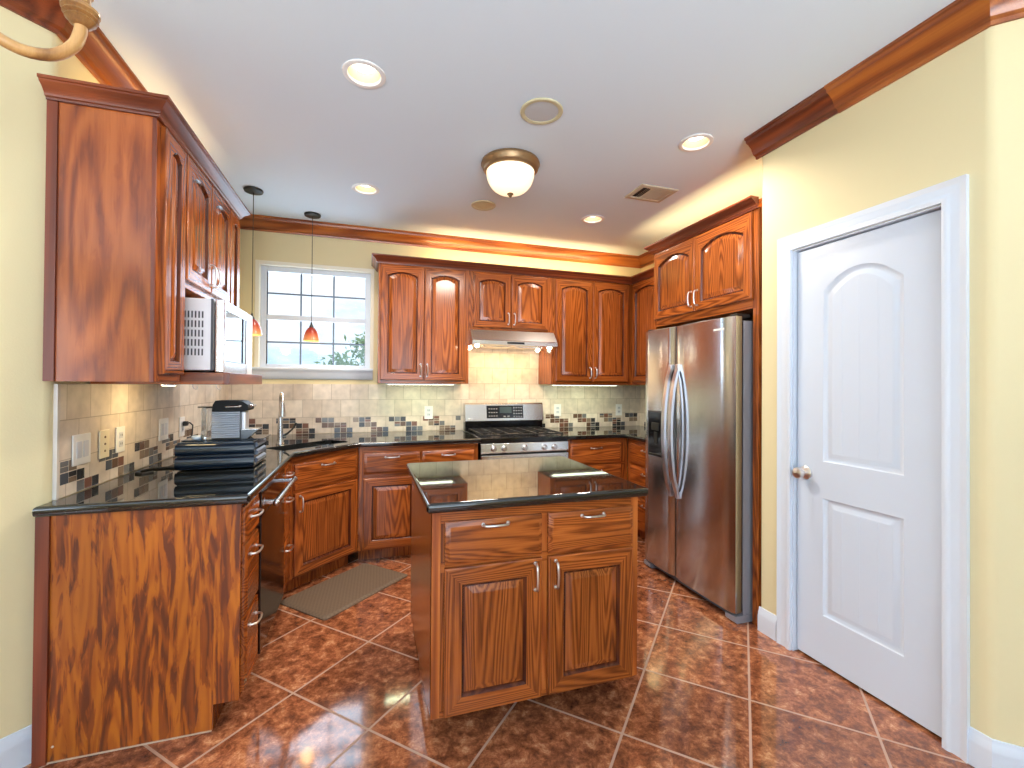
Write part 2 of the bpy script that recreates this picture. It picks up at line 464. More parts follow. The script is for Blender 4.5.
# breakfast room behind the photographer: window walls
w = B()
for b_ in ((-3.3, -2.1, 0, H), (1.5, 4.2, 0, H), (-2.1, 1.5, 0, .35), (-2.1, 1.5, 2.35, H)):
    w.box(b_[0], b_[1], -3.2, -3.06, b_[2], b_[3])
struct(w.obj('wall_rear', M_YEL, smooth=0), 'wall with wide windows behind the viewpoint', 'wall')
w = B()
for b_ in ((-3.06, -2.6, 0, H), (-.4, .2, 0, H), (-2.6, -.4, 0, .5), (-2.6, -.4, 2.3, H)):
    w.box(-3.32, -3.18, b_[0], b_[1], b_[2], b_[3])
struct(w.obj('wall_breakfast_left', M_YEL, smooth=0), 'side wall of the breakfast room', 'wall')
w = B().box(4.05, 4.2, -3.06, -.9, 0, H)
struct(w.obj('wall_breakfast_right', M_YEL, smooth=0), 'far side wall of the breakfast room', 'wall')


def window_grid(name, x0, x1, z0, z1, cols, rows, frame, bar, parent_rot=0, loc=(0, 0, 0)):
    b = B()
    b.box(x0, x0 + frame, -.03, .03, z0, z1, .004); b.box(x1 - frame, x1, -.03, .03, z0, z1, .004)
    b.box(x0 + frame, x1 - frame, -.03, .03, z0, z0 + frame, .004); b.box(x0 + frame, x1 - frame, -.03, .03, z1 - frame, z1, .004)
    for i in range(1, cols): xx = x0 + (x1 - x0) * i / cols; b.box(xx - bar, xx + bar, -.015, .015, z0 + frame, z1 - frame)
    for i in range(1, rows): zz = z0 + (z1 - z0) * i / rows; b.box(x0 + frame, x1 - frame, -.014, .014, zz - bar, zz + bar)
    return struct(b.obj(name, M_WTRIM, loc=loc, rz=parent_rot, smooth=0))


window_grid('window_2', -2.1, 1.5, .35, 2.35, 4, 3, .06, .012, 0, (0, -3.12, 0))
window_grid('window_3', -1.1, 1.1, .5, 2.3, 3, 3, .06, .012, R(90), (-3.25, -1.5, 0))

# ------------------------------------------------------------------ kitchen window
wb = B()
wb.box(wx0 + .006, wx0 + .052, YB + .045, YB + .10, 1.485, wz1 - .006, .004)
wb.box(wx1 - .052, wx1 - .006, YB + .045, YB + .10, 1.485, wz1 - .006, .004)
wb.box(wx0 + .052, wx1 - .052, YB + .045, YB + .10, wz1 - .05, wz1 - .006, .004)
wb.box(wx0 + .052, wx1 - .052, YB + .045, YB + .10, 1.485, 1.515, .004)
wb.box(wx0 + .052, wx1 - .052, YB + .04, YB + .085, 1.895, 1.94, .004)
win = struct(wb.obj('window_1', M_WTRIM), 'white sash window with twelve panes above the sink', 'window')
mt_dark = mat('grey_muntin', srgb(104, 120, 140), .4)
mb = B()
X0, X1 = wx0 + .052, wx1 - .052
for lo, hi in ((1.515, 1.895), (1.94, wz1 - .05)):
    for i in (1, 2): xx = X0 + (X1 - X0) * i / 3; mb.box(xx - .007, xx + .007, YB + .058, YB + .07, lo, hi)
    zz = (lo + hi) / 2 - .0; mb.box(X0, X1, YB + .0585, YB + .0695, zz - .007, zz + .007)
mb.obj('muntin_grid', mt_dark, win, smooth=0)
gl = bpy.data.materials.new('window_glass'); gl.use_nodes = True
n_ = gl.node_tree.nodes; n_.clear(); l_ = gl.node_tree.links.new
o_ = n_.new('ShaderNodeOutputMaterial'); tr = n_.new('ShaderNodeBsdfTransparent'); gs = n_.new('ShaderNodeBsdfGlossy'); gs.inputs['Roughness'].default_value = .0
mi_ = n_.new('ShaderNodeMixShader'); mi_.inputs[0].default_value = .03
tr.inputs[0].default_value = (.97, .985, 1, 1)
l_(tr.outputs[0], mi_.inputs[1]); l_(gs.outputs[0], mi_.inputs[2]); l_(mi_.outputs[0], o_.inputs[0])
B().box(X0, X1, YB + .062, YB + .066, 1.515, 1.895).box(X0, X1, YB + .062, YB + .066, 1.94, wz1 - .05).obj('glass', gl, win, smooth=0)
wr = B()
wr.box(wx0, wx0 + .006, YB + .001, YB + .13, wz0, wz1); wr.box(wx1 - .006, wx1, YB + .001, YB + .13, wz0, wz1); wr.box(wx0 + .006, wx1 - .006, YB + .001, YB + .13, wz1 - .006, wz1)
wr.box(wx0 - .028, wx0 + .004, YB - .004, YB + .002, wz0, wz1 + .028, .002); wr.box(wx1 - .004, wx1 + .024, YB - .004, YB + .002, wz0, wz1 + .028, .002); wr.box(wx0 + .004, wx1 - .004, YB - .004, YB + .002, wz1 - .004, wz1 + .028, .002)
wr.obj('window_return', M_CREAM, win, smooth=0)
sb = B()
prof = [(YB + .045, 1.485), (YB - .045, 1.485), (YB - .052, 1.478), (YB - .052, 1.466), (YB - .044, 1.458), (YB - .036, 1.44), (YB - .03, 1.412), (YB - .018, 1.392), (YB - .008, 1.385), (YB, 1.385), (YB, 1.47), (YB + .045, 1.47)]
sb.prism([(y, z) for y, z in prof], 'x', -1.0, .036)
sb.obj('window_sill', M_WTRIM, win, smooth=50)

# ------------------------------------------------------------------ ceiling crown and baseboards
CR = [(0, H - .105), (.010, H - .105), (.013, H - .092), (.028, H - .086), (.034, H - .075), (.046, H - .052), (.066, H - .034), (.080, H - .028), (.083, H - .014), (.094, H - .010), (.094, H), (0, H)]
cpath = [(XL - 1.6, 2.12 - 1.6 - .02), (XL - .02, 2.10), (XL, 2.12), (XL, YB), (XR, YB), (XR, 1.97)]
cpath = [(XL - 1.6, .4792), (XL, 2.0792), (XL, YB), (XR, YB), (XR, 1.97)]
M_CROWNX = wood('crown_oak_level', 'x', light=srgb(186, 112, 50), mid=srgb(156, 84, 38), dark=srgb(108, 52, 26), contour=7, rough=.3, contrast=1.1)
M_CROWNY = wood('crown_oak_depth', 'y', light=srgb(186, 112, 50), mid=srgb(156, 84, 38), dark=srgb(108, 52, 26), contour=7, rough=.3, contrast=1.1)
for i, m_ in ((0, M_MAHX), (1, M_CROWNY), (2, M_CROWNX), (3, M_CROWNY)):
    struct(sweep(cpath, CR, i, i + 1).obj('trim_%d' % (i + 1), m_), 'stained wood crown moulding at the ceiling', 'moulding')
ppath = [(XP, 1.985), (XP, .985), (XP + 1.5, .985 - 1.5)]
b = B()
pp0 = [(XP, 1.985), (XP, 1.52)]
struct(sweep(pp0, CR).obj('trim_5', M_MAHY), 'dark piece of crown moulding above the pantry door', 'moulding')
CR2 = [(o * 1.03, H - (H - z) * 1.03 if z < H else z) for o, z in CR]
struct(sweep([(XP, 1.52), (XP, .985), (XP + 1.5, .985 - 1.5)], CR2, 0, 1).obj('trim_6', M_CROWNY), 'lighter piece of crown moulding above the pantry door', 'moulding')
struct(sweep([(XP, 1.52), (XP, .985), (XP + 1.5, .985 - 1.5)], CR2, 1, 2).obj('trim_7', M_CROWNX), 'crown moulding over the angled wall', 'moulding')
BB = [(0, 0), (.014, 0), (.014, .085), (.011, .092), (.011, .104), (.006, .114), (.004, .128), (0, .130)]
struct(sweep([(XP, 1.962), (XP, 1.846)], BB).obj('baseboard_pantry_far', M_WTRIM), 'short white baseboard between the fridge panel and the door casing', 'baseboard')
struct(sweep([(XP, 1.045), (XP, .985), (XP + 1.5, .985 - 1.5)], BB).obj('baseboard_pantry_near', M_WTRIM), 'white baseboard on the angled wall at right', 'baseboard')
struct(sweep([(XL - 1.6, .4792), (XL - .022, 2.0572)], BB).obj('baseboard_left', M_WTRIM), 'white baseboard on the angled wall at left', 'baseboard')

# ------------------------------------------------------------------ pantry door
def plan_door():
    d = thing('door_1', 'white two panel arched pantry door with a knob', 'door', (XP + .02, 0, 0)); d['kind'] = 'structure'
    # slab faces -x; local x = depth
    y0, y1, z0, z1 = dy0 + .008, dy1 - .008, .012, 2.043
    def contour(ya, yb, za, zb, rise, off, N=14):
        pts = [(yb - off, za + off), (ya + off, za + off)]
        for i in range(N + 1):
            u = i / N
            yy = (ya + off) + (yb - ya - 2 * off) * u
            pts.append((yy, zb - off + rise * (1 - (2 * u - 1) ** 2)))
        return pts
    b = B()
    # slab as one board with two recesses: front sheet by loops per panel region split at mid height
    zm = .90
    for (za, zb, pz0, pz1, rise) in ((z0, zm, .246, .812, 0.0), (zm, z1, .99, 1.822, .085)):
        py0, py1 = 1.268, 1.614
        N = 14
        outer = [(y1, za), (y0, za)] + [(y0 + (y1 - y0) * i / N, zb) for i in range(N + 1)]
        def L3(pts, x): return [(x, p[0], p[1]) for p in pts]
        ls = [L3(outer, .035), L3(outer, 0)]
        for off, x in ((0, 0), (.006, .006), (.016, .010), (.024, .009), (.040, .003), (.046, .003)):
            ls.append(L3(contour(py0, py1, pz0, pz1, rise, off, N), x))
        b.loops(ls, cap0=False)
    b.box(.03, .035, y0, y1, z0, z1)
    b.obj('slab', M_WHITE, d, smooth=40)
    # plank grooves in the panels
    g = B()
    for yy in (1.369, 1.448, 1.527):
        g.prism([(.0005 + .0015, yy - .004), (.0036, yy - .0045), (.0036, yy + .0045), (.0005 + .0015, yy + .004)], 'z', 1.04, 1.80 + .05 * (1 - abs(yy - 1.441) / .17))
        g.prism([(.002, yy - .004), (.0036, yy - .0045), (.0036, yy + .0045), (.002, yy + .004)], 'z', .295, .765)
    g.obj('panel_bead', M_WHITE, d)
    # hinges on the near edge, knob on the far edge
    for z in (1.83, 1.075, .32):
        h = B().lathe([(.0001, -.048), (.006, -.046), (.006, .046), (.0001, .048)], (-.006, dy0 + .004, z), 12)
        h.box(-.002, .012, dy0 + .0005, dy0 + .0035, z - .045, z + .045)
        o = h.obj('hinge', mat('brass_hinge', srgb(176, 140, 84), .35, .8) if z > 1.5 else M_NICKEL, d)
    kb = B().lathe([(.0001, 0), (.033, 0), (.033, -.006), (.026, -.010), (.012, -.014), (.011, -.026), (.018, -.034), (.027, -.042), (.029, -.052), (.025, -.061), (.013, -.066), (.0001, -.067)], (-.001, 1.703, .921), 24, 'x')
    kb.obj('knob', M_NICKEL, d)
    return d


plan_door()
cas = B()
CS = [(0, 0), (.0, .016), (.012, .019), (.022, .017), (.030, .012), (.050, .011), (.058, .014), (.072, .018), (.076, .018), (.076, 0)]   # across, thickness
def casing_leg(y_in, sgn, z1):
    pts = [(XP - t, y_in + sgn * a) for a, t in CS]
    return pts
def z_top(a): return dzt + a
# mitred casing as one sweep around the opening
ls = []
for (yy, zz, sy, sz) in ((dy0, 0, -1, 0), (dy0, dzt, -1, 1), (dy1, dzt, 1, 1), (dy1, 0, 1, 0)):
    ls.append([(XP - .0005 - t, yy + sy * (a + .004), zz + sz * (a + .004)) for a, t in CS])
cas.loops(ls)
struct(cas.obj('trim_8', M_WTRIM, smooth=40), 'white moulded casing around the pantry door', 'casing')
jm = B()
jm.box(XP - .002, XP + .115, dy0 - .004, dy0 + .002, 0, dzt); jm.box(XP - .002, XP + .115, dy1 - .002, dy1 + .004, 0, dzt); jm.box(XP - .002, XP + .115, dy0 + .002, dy1 - .002, dzt - .004, dzt + .002)
jm.box(XP + .06, XP + .075, dy0 + .002, dy0 + .014, 0, dzt - .004); jm.box(XP + .06, XP + .075, dy1 - .014, dy1 - .002, 0, dzt - .004)
struct(jm.obj('trim_9', M_WTRIM, smooth=0), 'white jamb lining the pantry doorway', 'jamb')

# ------------------------------------------------------------------ backsplash
def mosaic(name, put, u0, u1, skip=None, mats=MOSAIC, seed=3, parent=None, start=0, period=.308):
    rnd = random.Random(seed); b = B()
    p = .0513; rh = .0455; zt = 1.052
    k = start
    while k < u1:
        for row, cols in ((0, (0, 1, 2)), (1, (1, 2, 3, 4)), (2, (3, 4, 5))):
            if rnd.random() < .18: cols = cols[:-1] if row else cols
            for cI in cols:
                ua, ub = k + cI * p + .002, k + (cI + 1) * p - .002
                if ub > u1 or ua < u0 or (skip and skip[0] < ub and ua < skip[1]): continue
                zb_ = zt - (row + 1) * rh + .002; za = zt - row * rh - .002
                mi = rnd.randrange(6)
                if rnd.random() < .3:
                    zm = (zb_ + za) / 2
                    put(b, ua, ub, zb_, zm - .001, mi); put(b, ua, ub, zm + .001, za, rnd.randrange(6))
                else: put(b, ua, ub, zb_, za, mi)
        k += period
    return b.obj(name, mats, parent, smooth=0)


ST = 1.345
bs = B().box(XL, XL + .010, 2.112, YB - .010, CT, ST)
bsl = struct(bs.obj('backsplash_left', M_TILEY, smooth=0), 'travertine tile backsplash along the left wall', 'backsplash')
mosaic('mosaic_squares', lambda b, a, c_, z0, z1, mi: b.box(XL + .009, XL + .0112, a, c_, z0, z1, mi=mi), 2.085, 4.2, parent=bsl, start=2.068)
B().box(XL - .004, XL + .012, 2.098, 2.112, CT, ST).obj('edge_strip', mat('pale_edge_trim', srgb(216, 210, 202), .5), bsl, smooth=0)
bs = B().box(XL + .010, XR - .010, YB - .010, YB, CT, ST).box(.845, 1.645, YB - .010, YB, ST, 1.70)
bsb = struct(bs.obj('backsplash_back', M_TILEX, smooth=0), 'travertine tile backsplash along the back wall', 'backsplash')
mosaic('mosaic_squares', lambda b, a, c_, z0, z1, mi: b.box(a, c_, YB - .0112, YB - .009, z0, z1, mi=mi), XL + .01, XR - .02, (.87, 1.66), parent=bsb, start=-1.053, seed=5)
bs = B().box(XR - .010, XR, 2.96, YB - .010, CT, ST)
bsr = struct(bs.obj('backsplash_right', M_TILEY, smooth=0), 'travertine tile backsplash beside the fridge', 'backsplash')
mosaic('mosaic_squares', lambda b, a, c_, z0, z1, mi: b.box(XR - .0112, XR - .009, a, c_, z0, z1, mi=mi), 2.97, 4.2, parent=bsr, start=2.98, seed=8)

# ------------------------------------------------------------------ cabinet kit (local frame: x along the front, -y out of the front, z up)
def panel_door(parent, x0, x1, z0, z1, arch=0.0, name='door', stile=.058, y=0.0, wv=M_OZ, wh=M_OX, t=.02, rows=None):
    N = 16
    def con(off):
        xa, xb, za, zb = x0 + stile + off, x1 - stile - off, z0 + stile + off, z1 - stile - off - arch
        pts = [(xb, za), (xa, za)]
        for i in range(N + 1):
            u = i / N
            s_ = 1 - (2 * u - 1) ** 2 if arch else 0
            pts.append((xa + (xb - xa) * u, zb + arch * s_))
        return pts
    def outr(off):
        xa, xb, za, zb = x0 + off, x1 - off, z0 + off, z1 - off
        return [(xb, za), (xa, za)] + [(xa + (xb - xa) * i / N, zb) for i in range(N + 1)]
    P = lambda pts, d: [(p[0], y + d, p[1]) for p in pts]
    ls = [P(outr(0), 0), P(outr(0), -t + .005), P(outr(.002), -t + .002), P(outr(.006), -t),
          P(con(0), -t), P(con(.003), -t + .004), P(con(.007), -t + .011), P(con(.013), -t + .011), P(con(.036), -t + .002), P(con(.040), -t + .002)]
    def mif(a, i):
        return 2 if a in (4, 5, 6) else 1 if a <= 3 and (i == 0 or i >= 2 and i < N + 2) else 0
    b = B().loops(ls, mif=mif)
    return b.obj(name, [wv, wh, M_GLAZE], parent, smooth=30)


def slab_drawer(parent, x0, x1, z0, z1, y=0.0, t=.02, m=M_OX, name='drawer'):
    P = lambda o, d: [(x0 + o, y + d, z0 + o), (x1 - o, y + d, z0 + o), (x1 - o, y + d, z1 - o), (x0 + o, y + d, z1 - o)]
    b = B().loops([P(0, 0), P(0, -t + .008), P(.004, -t + .005), P(.010, -t + .004), P(.018, -t), P(.022, -t)])
    return b.obj(name, m, parent, smooth=30)


def pull(parent, x, z, y, horiz=True, L_=.10, r=.0045, out=.028, m=M_NICKEL):
    h = L_ / 2
    prof = [(-h, 0), (-h, -.010), (-h + .004, -.020), (-h + .012, -.026), (-h * .5, -out), (0, -out - .002), (h * .5, -out), (h - .012, -.026), (h - .004, -.020), (h, -.010), (h, 0)]
    pts = [((x + a, y + d, z) if horiz else (x, y + d, z + a)) for a, d in prof]
    b = B().tube(pts, r, 8, )
    for s_ in (-h, h):
        c_ = (x + s_, y, z) if horiz else (x, y, z + s_)
        b.lathe([(.0001, 0), (.0075, 0), (.0075, -.003), (.0001, -.003)], c_, 12, 'y')
    return b.obj('handle', m, parent)


def carcass(parent, w, d, z0, z1, toe=0, name='carcass', m=M_OZ, rails=(), side=.03):
    b = B()
    if toe: b.prism([(0, .1), (0, z1), (d, z1), (d, 0), (toe, 0), (toe, .1)], 'x', 0, w)
    else: b.box(0, w, 0, d, z0, z1, .0015)
    for za, zb in rails: b.box(side, w - side, -.0012, .004, za, zb, mi=1)
    return b.obj(name, [m, M_OX], parent, smooth=0)


# ---- left run of base cabinets, front at x = -.498 facing +x
XF = -.478
D_L = XF - (XL + .001)
def left_unit(label, y0, y1, name='base_cabinet'):
    return thing(name, label, 'cabinet', (XF, y0, 0), R(90))


def drawer_bank(t, w, zs, pz, g=.012):
    for (a, b_), z in zip(zs, pz):
        d = slab_drawer(t, g, w - g, a, b_)
        pull(d, w / 2, z, -.02)


ZS3, PZ3 = ((.715, .855), (.42, .70), (.12, .405)), (.80, .645, .352)
t = left_unit('narrow oak drawer cabinet at the near end, flame grained end panel', 2.03, 2.28)
carcass(t, .25, D_L - .002, 0, .878, .085, rails=((.1, .125), (.40, .425), (.695, .72), (.85, .877)), side=.012)
drawer_bank(t, .25, ZS3, PZ3)
# end panel facing the photographer (local -x side)
e = B().prism([(-.001, .1), (-.001, .878), (D_L - .036, .878), (D_L - .036, 0), (.088, 0), (.088, .1)], 'x', -.006, 0)
e.obj('end_panel', M_FLAME, t, smooth=0)
B().box(-.016, 0, D_L - .036, D_L + .004, 0, .878, .002).obj('corner_strip', M_MAHZ, t)
B().lathe([(.0001, -.009), (.004, -.008), (.004, -.004)], (0, D_L - .05, .055), 10, 'x').obj('screw', M_NICKEL, t)

B().box(-.011, -.0062, .09, D_L, 0, .0035).obj('caulk_line', mat('pale_grout', srgb(196, 168, 148), .7), t, smooth=0)

# dishwasher
t = left_unit('black dishwasher with a thick brushed steel bar handle', 2.282, 2.882, 'dishwasher'); t['category'] = 'dishwasher'
B().box(.004, .596, .03, D_L - .02, .1, .875).box(.02, .58, .10, D_L - .05, 0.001, .1).obj('tub', M_BLACKM, t, smooth=0)
dwm = mat('dishwasher_gloss', srgb(30, 20, 16), .10)
B().box(.004, .596, -.022, .03, .125, .745, .004).obj('door', dwm, t)
dp = B().box(.004, .596, -.022, .03, .748, .872, .004).obj('control_panel', dwm, t)
B().box(.01, .59, .06, .085, .004, .115, .002).obj('toe_kick', M_BLACKM, t)
hb = B()
hb.tube([(.03, -.078, .80), (.57, -.078, .80)], .0125, 14)
for s_ in (.03, .57): hb.sphere((s_, -.078, .80), .0155, 14)
for s_ in (.055, .545):
    hb.box(s_ - .012, s_ + .012, -.078, -.020, .791, .809, .003)
    hb.box(s_ - .016, s_ + .016, -.024, -.020, .785, .815, .002)
hb.obj('handle', M_CHROME, t)

t = left_unit('narrow oak drawer cabinet between the dishwasher and the corner sink cabinet', 2.884, 3.130)
carcass(t, .246, D_L - .002, 0, .878, .085, rails=((.1, .125), (.40, .425), (.695, .72), (.85, .877)), side=.012)
drawer_bank(t, .246, ZS3, PZ3)

# ---- corner sink cabinet, 45 degrees
DW = .585
t = thing('sink_cabinet', 'diagonal oak sink cabinet across the corner behind the floor mat', 'cabinet', (XF, 3.1314, 0), R(45))
b = B().box(0, DW, 0, .02, .1, .878, .0015).box(.035, DW - .03, -.0012, .004, .1, .12, mi=1).box(.035, DW - .03, -.0012, .004, .64, .67, mi=1).box(.035, DW - .03, -.0012, .004, .825, .877, mi=1).box(.02, DW - .02, .02, .22, .1, .12).box(.03, DW - .03, .07, .09, 0.001, .1)
b.obj('face_frame', [M_OZ, M_OX], t, smooth=0)
d = slab_drawer(t, .04, DW - .03, .665, .83); pull(d, DW / 2, .80, -.02)
d = panel_door(t, .04, DW - .03, .115, .645); pull(d, .075, .575, -.02, False)

# ---- back left base cabinet
YF = 3.545
t = thing('base_cabinet', 'oak base cabinet left of the range with two drawers over two doors', 'cabinet', (-.062, YF, 0))
WL = .912
carcass(t, WL, YB - YF - .003, 0, .878, .085, rails=((.1, .12), (.63, .68), (.82, .877)))
for i in (0, 1):
    x0 = .035 + i * .43; x1 = x0 + .412
    d = slab_drawer(t, x0, x1, .67, .828); pull(d, (x0 + x1) / 2, .797, -.02)
    d = panel_door(t, x0, x1, .112, .64); pull(d, x1 - .03 if i == 0 else x0 + .03, .57, -.02, False)

# ---- right of the range
t = thing('base_cabinet', 'oak drawer base cabinet just right of the range', 'cabinet', (1.652, YF, 0))
WR = 2.235 - 1.652
carcass(t, WR, YB - YF - .003, 0, .878, .085, rails=((.1, .12), (.38, .41), (.64, .67), (.84, .877)))
for (a, b_), z in zip(((.665, .845), (.40, .65), (.115, .385)), (.80, .60, .335)):
    d = slab_drawer(t, .012, WR - .07, a, b_); pull(d, (WR - .06) / 2, z, -.02)
t = thing('base_cabinet', 'oak corner base cabinet between the range side and the fridge', 'cabinet', (2.24, YF - .002, 0), R(-90))
WC = YF - .002 - 2.965
carcass(t, WC, XR - 2.24 - .003, 0, .878, .085, rails=((.1, .12), (.38, .41), (.64, .67), (.84, .877)))
for (a, b_), z in zip(((.665, .845), (.40, .65), (.115, .385)), (.80, .60, .335)):
    d = slab_drawer(t, .05, WC - .012, a, b_); pull(d, WC / 2 + .02, z, -.02)

# ------------------------------------------------------------------ countertops
def inset(pts, o):
    n = len(pts); res = []
    for i in range(n):
        a, p, c_ = Vector(pts[i - 1]), Vector(pts[i]), Vector(pts[(i + 1) % n])
        d1 = (p - a).normalized(); d2 = (c_ - p).normalized()
        n1 = Vector((-d1.y, d1.x)); n2 = Vector((-d2.y, d2.x)); m = (n1 + n2).normalized(); k = o / max(m.dot(n1), .3)
        res.append((p.x + m.x * k, p.y + m.y * k))
    return res


def slab_top(pts, z0, z1, hole=None, r=.012):
    """counter slab, counter-clockwise outline, rounded nosing, optional sink opening"""
    b = B(); bm = b.bm
    lv = []
    prof = [(r * .5, z0), (r * .15, z0 + r * .3), (0, z0 + r * .8), (0, z1 - r), (r * .12, z1 - r * .5), (r * .5, z1 - r * .12), (r, z1)]
    rings = [[bm.verts.new((p[0], p[1], z)) for p in inset(pts, o)] for o, z in prof]
    n = len(pts)
    for A, C_ in zip(rings, rings[1:]):
        for i in range(n): bm.faces.new((A[i], A[(i + 1) % n], C_[(i + 1) % n], C_[i]))
    def edges(ring): return [bm.edges.get((ring[i], ring[(i + 1) % len(ring)])) or bm.edges.new((ring[i], ring[(i + 1) % len(ring)])) for i in range(len(ring))]
    if hole:
        ht = [bm.verts.new((p[0], p[1], z1)) for p in hole]; hb_ = [bm.verts.new((p[0], p[1], z0)) for p in hole]
        bmesh.ops.triangle_fill(bm, edges=edges(rings[-1]) + edges(ht), use_beauty=True)
        bmesh.ops.triangle_fill(bm, edges=edges(rings[0]) + edges(hb_), use_beauty=True)
        m = len(hole)
        for i in range(m): bm.faces.new((ht[i], ht[(i + 1) % m], hb_[(i + 1) % m], hb_[i]))
    else:
        bm.faces.new(rings[-1]); bm.faces.new(rings[0][::-1])
    return b


def rrect(cx, cy, w, d, r, ang, n=5):
    pts = []
    for sx, sy, a0 in ((1, -1, -90), (1, 1, 0), (-1, 1, 90), (-1, -1, 180)):
        for i in range(n + 1):
            a = R(a0 + 90 * i / n)
            pts.append((sx * (w / 2 - r) + r * math.cos(a), sy * (d / 2 - r) + r * math.sin(a)))
    c_, s_ = math.cos(ang), math.sin(ang)
    return [(cx + p[0] * c_ - p[1] * s_, cy + p[0] * s_ + p[1] * c_) for p in pts]


nx, ny = -q, q      # inward normal of the diagonal
mx_, my_ = -.2425, 3.3175
scx, scy = mx_ + nx * .218, my_ + ny * .218
HOLE = rrect(scx, scy, .54, .235, .05, R(45))
g = .0115
pts = [(XL - .002, 1.999), (-.45, 1.995), (-.44, 2.005), (-.44, 3.12), (-.045, 3.515), (.868, 3.515), (.868, YB - .012), (XL + .012, YB - .012), (XL + .012, 2.113), (XL - .002, 2.09)]
ct = slab_top(pts, .879, CT, HOLE).obj('countertop', M_GRAN, smooth=40)
tag(ct, 'L shaped black granite countertop with the corner sink', 'countertop')
pts = [(1.646, 3.515), (2.19, 3.515), (2.19, 2.962), (XR - .012, 2.962), (XR - .012, YB - .012), (1.646, YB - .012)]
ct = slab_top(pts, .879, CT).obj('countertop', M_GRAN, smooth=40)
tag(ct, 'black granite countertop between the range and the fridge', 'countertop')

# sink, undermounted
sk = B(); z1 = .878
ls = []
for o, z in ((-.022, z1), (-.022, z1 - .004), (-.004, z1 - .005)):
    ls.append([(p[0], p[1], z) for p in rrect(scx, scy, .54 - 2 * o, .235 - 2 * o, .05 - o, R(45))])
for w_, d_, r_, z in ((.544, .239, .05, z1), (.535, .232, .05, z1 - .03), (.52, .22, .05, .72), (.50, .20, .06, .695), (.44, .15, .06, .688), (.10, .10, .049, .682)):
    ls.append([(p[0], p[1], z) for p in rrect(scx, scy, w_, d_, r_, R(45))])
sk.loops(ls[3:], cap0=False)
skr = [ls[0], ls[3]]
sk.loops(skr, cap0=False, cap1=False)
so = sk.obj('sink', M_SINK, smooth=50)
tag(so, 'stainless steel basin set under the corner of the granite counter', 'sink')
B().lathe([(.0001, .684), (.038, .684), (.042, .687), (.042, .690), (.030, .688), (.0001, .687)], (scx, scy, 0), 24).obj('drain', M_CHROME, so)

# faucet behind the sink
fx_, fy_ = mx_ + nx * .40 - .075, my_ + ny * .40 - .02
t = thing('faucet', 'brushed nickel pull down faucet behind the corner sink', 'faucet', (fx_, fy_, CT), R(-74))
# local +x points to the room corner side; spout reaches along local +x after rotation of -45 degrees
fb = B().lathe([(.0001, 0), (.028, 0), (.028, .006), (.024, .012), (.021, .05), (.019, .10), (.016, .16), (.0125, .22), (.012, .25)], seg=24)
pts = [(0, 0, .24)] + [(.052 - .052 * math.cos(R(a)), 0, .30 + .060 * math.sin(R(a))) for a in (0, 20, 45, 70, 90, 110, 135, 155)] + [(.106, 0, .30)]
fb.tube(pts, .0115, 12)
fb.obj('body', M_CHROME, t)
B().lathe([(.0001, .306), (.013, .304), (.015, .285), (.020, .235), (.022, .205), (.018, .202), (.0001, .202)], (.107, 0, 0), 18).obj('spray_head', M_CHROME, t)
lv = B().lathe([(.0001, 0), (.016, 0), (.018, .012), (.016, .024), (.0001, .026)], (.0, .0, 0), 16, 'y')
lv2 = B().tube([(.012, .015, .055), (.02, .045, .075), (.03, .075, .105), (.036, .092, .135), (.038, .098, .15)], [.010, .007, .006, .008, .009], 10)
lv2.obj('lever', M_PEWTER, t)
for v in lv.bm.verts: v.co += Vector((.005, .012, .055))
lv.obj('lever_hub', M_CHROME, t)

# ------------------------------------------------------------------ island
IX0, IX1, IY0, IY1 = .232, 1.124, 1.70, 2.52
t = thing('island_cabinet', 'oak kitchen island cabinet with two drawers over two doors', 'island', (IX0, IY0, 0))
WI, DI = IX1 - IX0, IY1 - IY0
b = B().prism([(0, .095), (0, .878), (DI, .878), (DI, 0), (.17, 0), (.17, .095)], 'x', .012, WI - .012)
b.obj('carcass', M_OZ, t, smooth=0)
for s_ in (0, WI - .012):
    B().prism([(.0, .095), (.0, .878), (DI, .878), (DI, .095)], 'x', s_, s_ + .012).obj('side_panel', M_OZ, t, smooth=0)
fr = B()
fr.box(.0, .034, -.003, .02, .095, .878, .002); fr.box(WI - .034, WI, -.003, .02, .095, .878, .002)
fr.box(.034, WI - .034, -.003, .02, .826, .878, .001, mi=1); fr.box(.034, WI - .034, -.003, .02, .640, .680, .001, mi=1); fr.box(.034, WI - .034, -.003, .02, .095, .118, .001, mi=1)
fr.box(WI / 2 - .02, WI / 2 + .02, -.0025, .019, .118, .826, .001)
fr.obj('face_frame', [wood('oak_bright_post', 'z', light=srgb(206, 122, 54), mid=srgb(176, 92, 38), dark=srgb(128, 60, 26), contour=9), M_OX], t, smooth=30)
for i in (0, 1):
    x0 = .047 if i == 0 else .467; x1 = x0 + .392
    d = slab_drawer(t, x0, x1, .672, .834, y=-.003); pull(d, (x0 + x1) / 2 + .0, .815, -.023)
    d = panel_door(t, x0, x1, .104, .660, y=-.003, stile=.066); pull(d, x1 - .03 if i == 0 else x0 + .03, .59, -.023, False, L_=.105)
pts = [(.204, 1.651), (1.154, 1.651), (1.154, 2.508), (.204, 2.508)]
pp = []
for (x, y), (sx, sy) in zip(pts, ((1, 1), (-1, 1), (-1, -1), (1, -1))):
    pass
pts = [(.207, 1.663), (.215, 1.652), (1.143, 1.652), (1.154, 1.663), (1.154, 2.539), (1.143, 2.55), (.215, 2.55), (.204, 2.539)]
it = slab_top(pts, .879, CT, r=.014).obj('countertop', M_GRAN, smooth=40)
tag(it, 'rectangular black granite top of the central island', 'countertop')

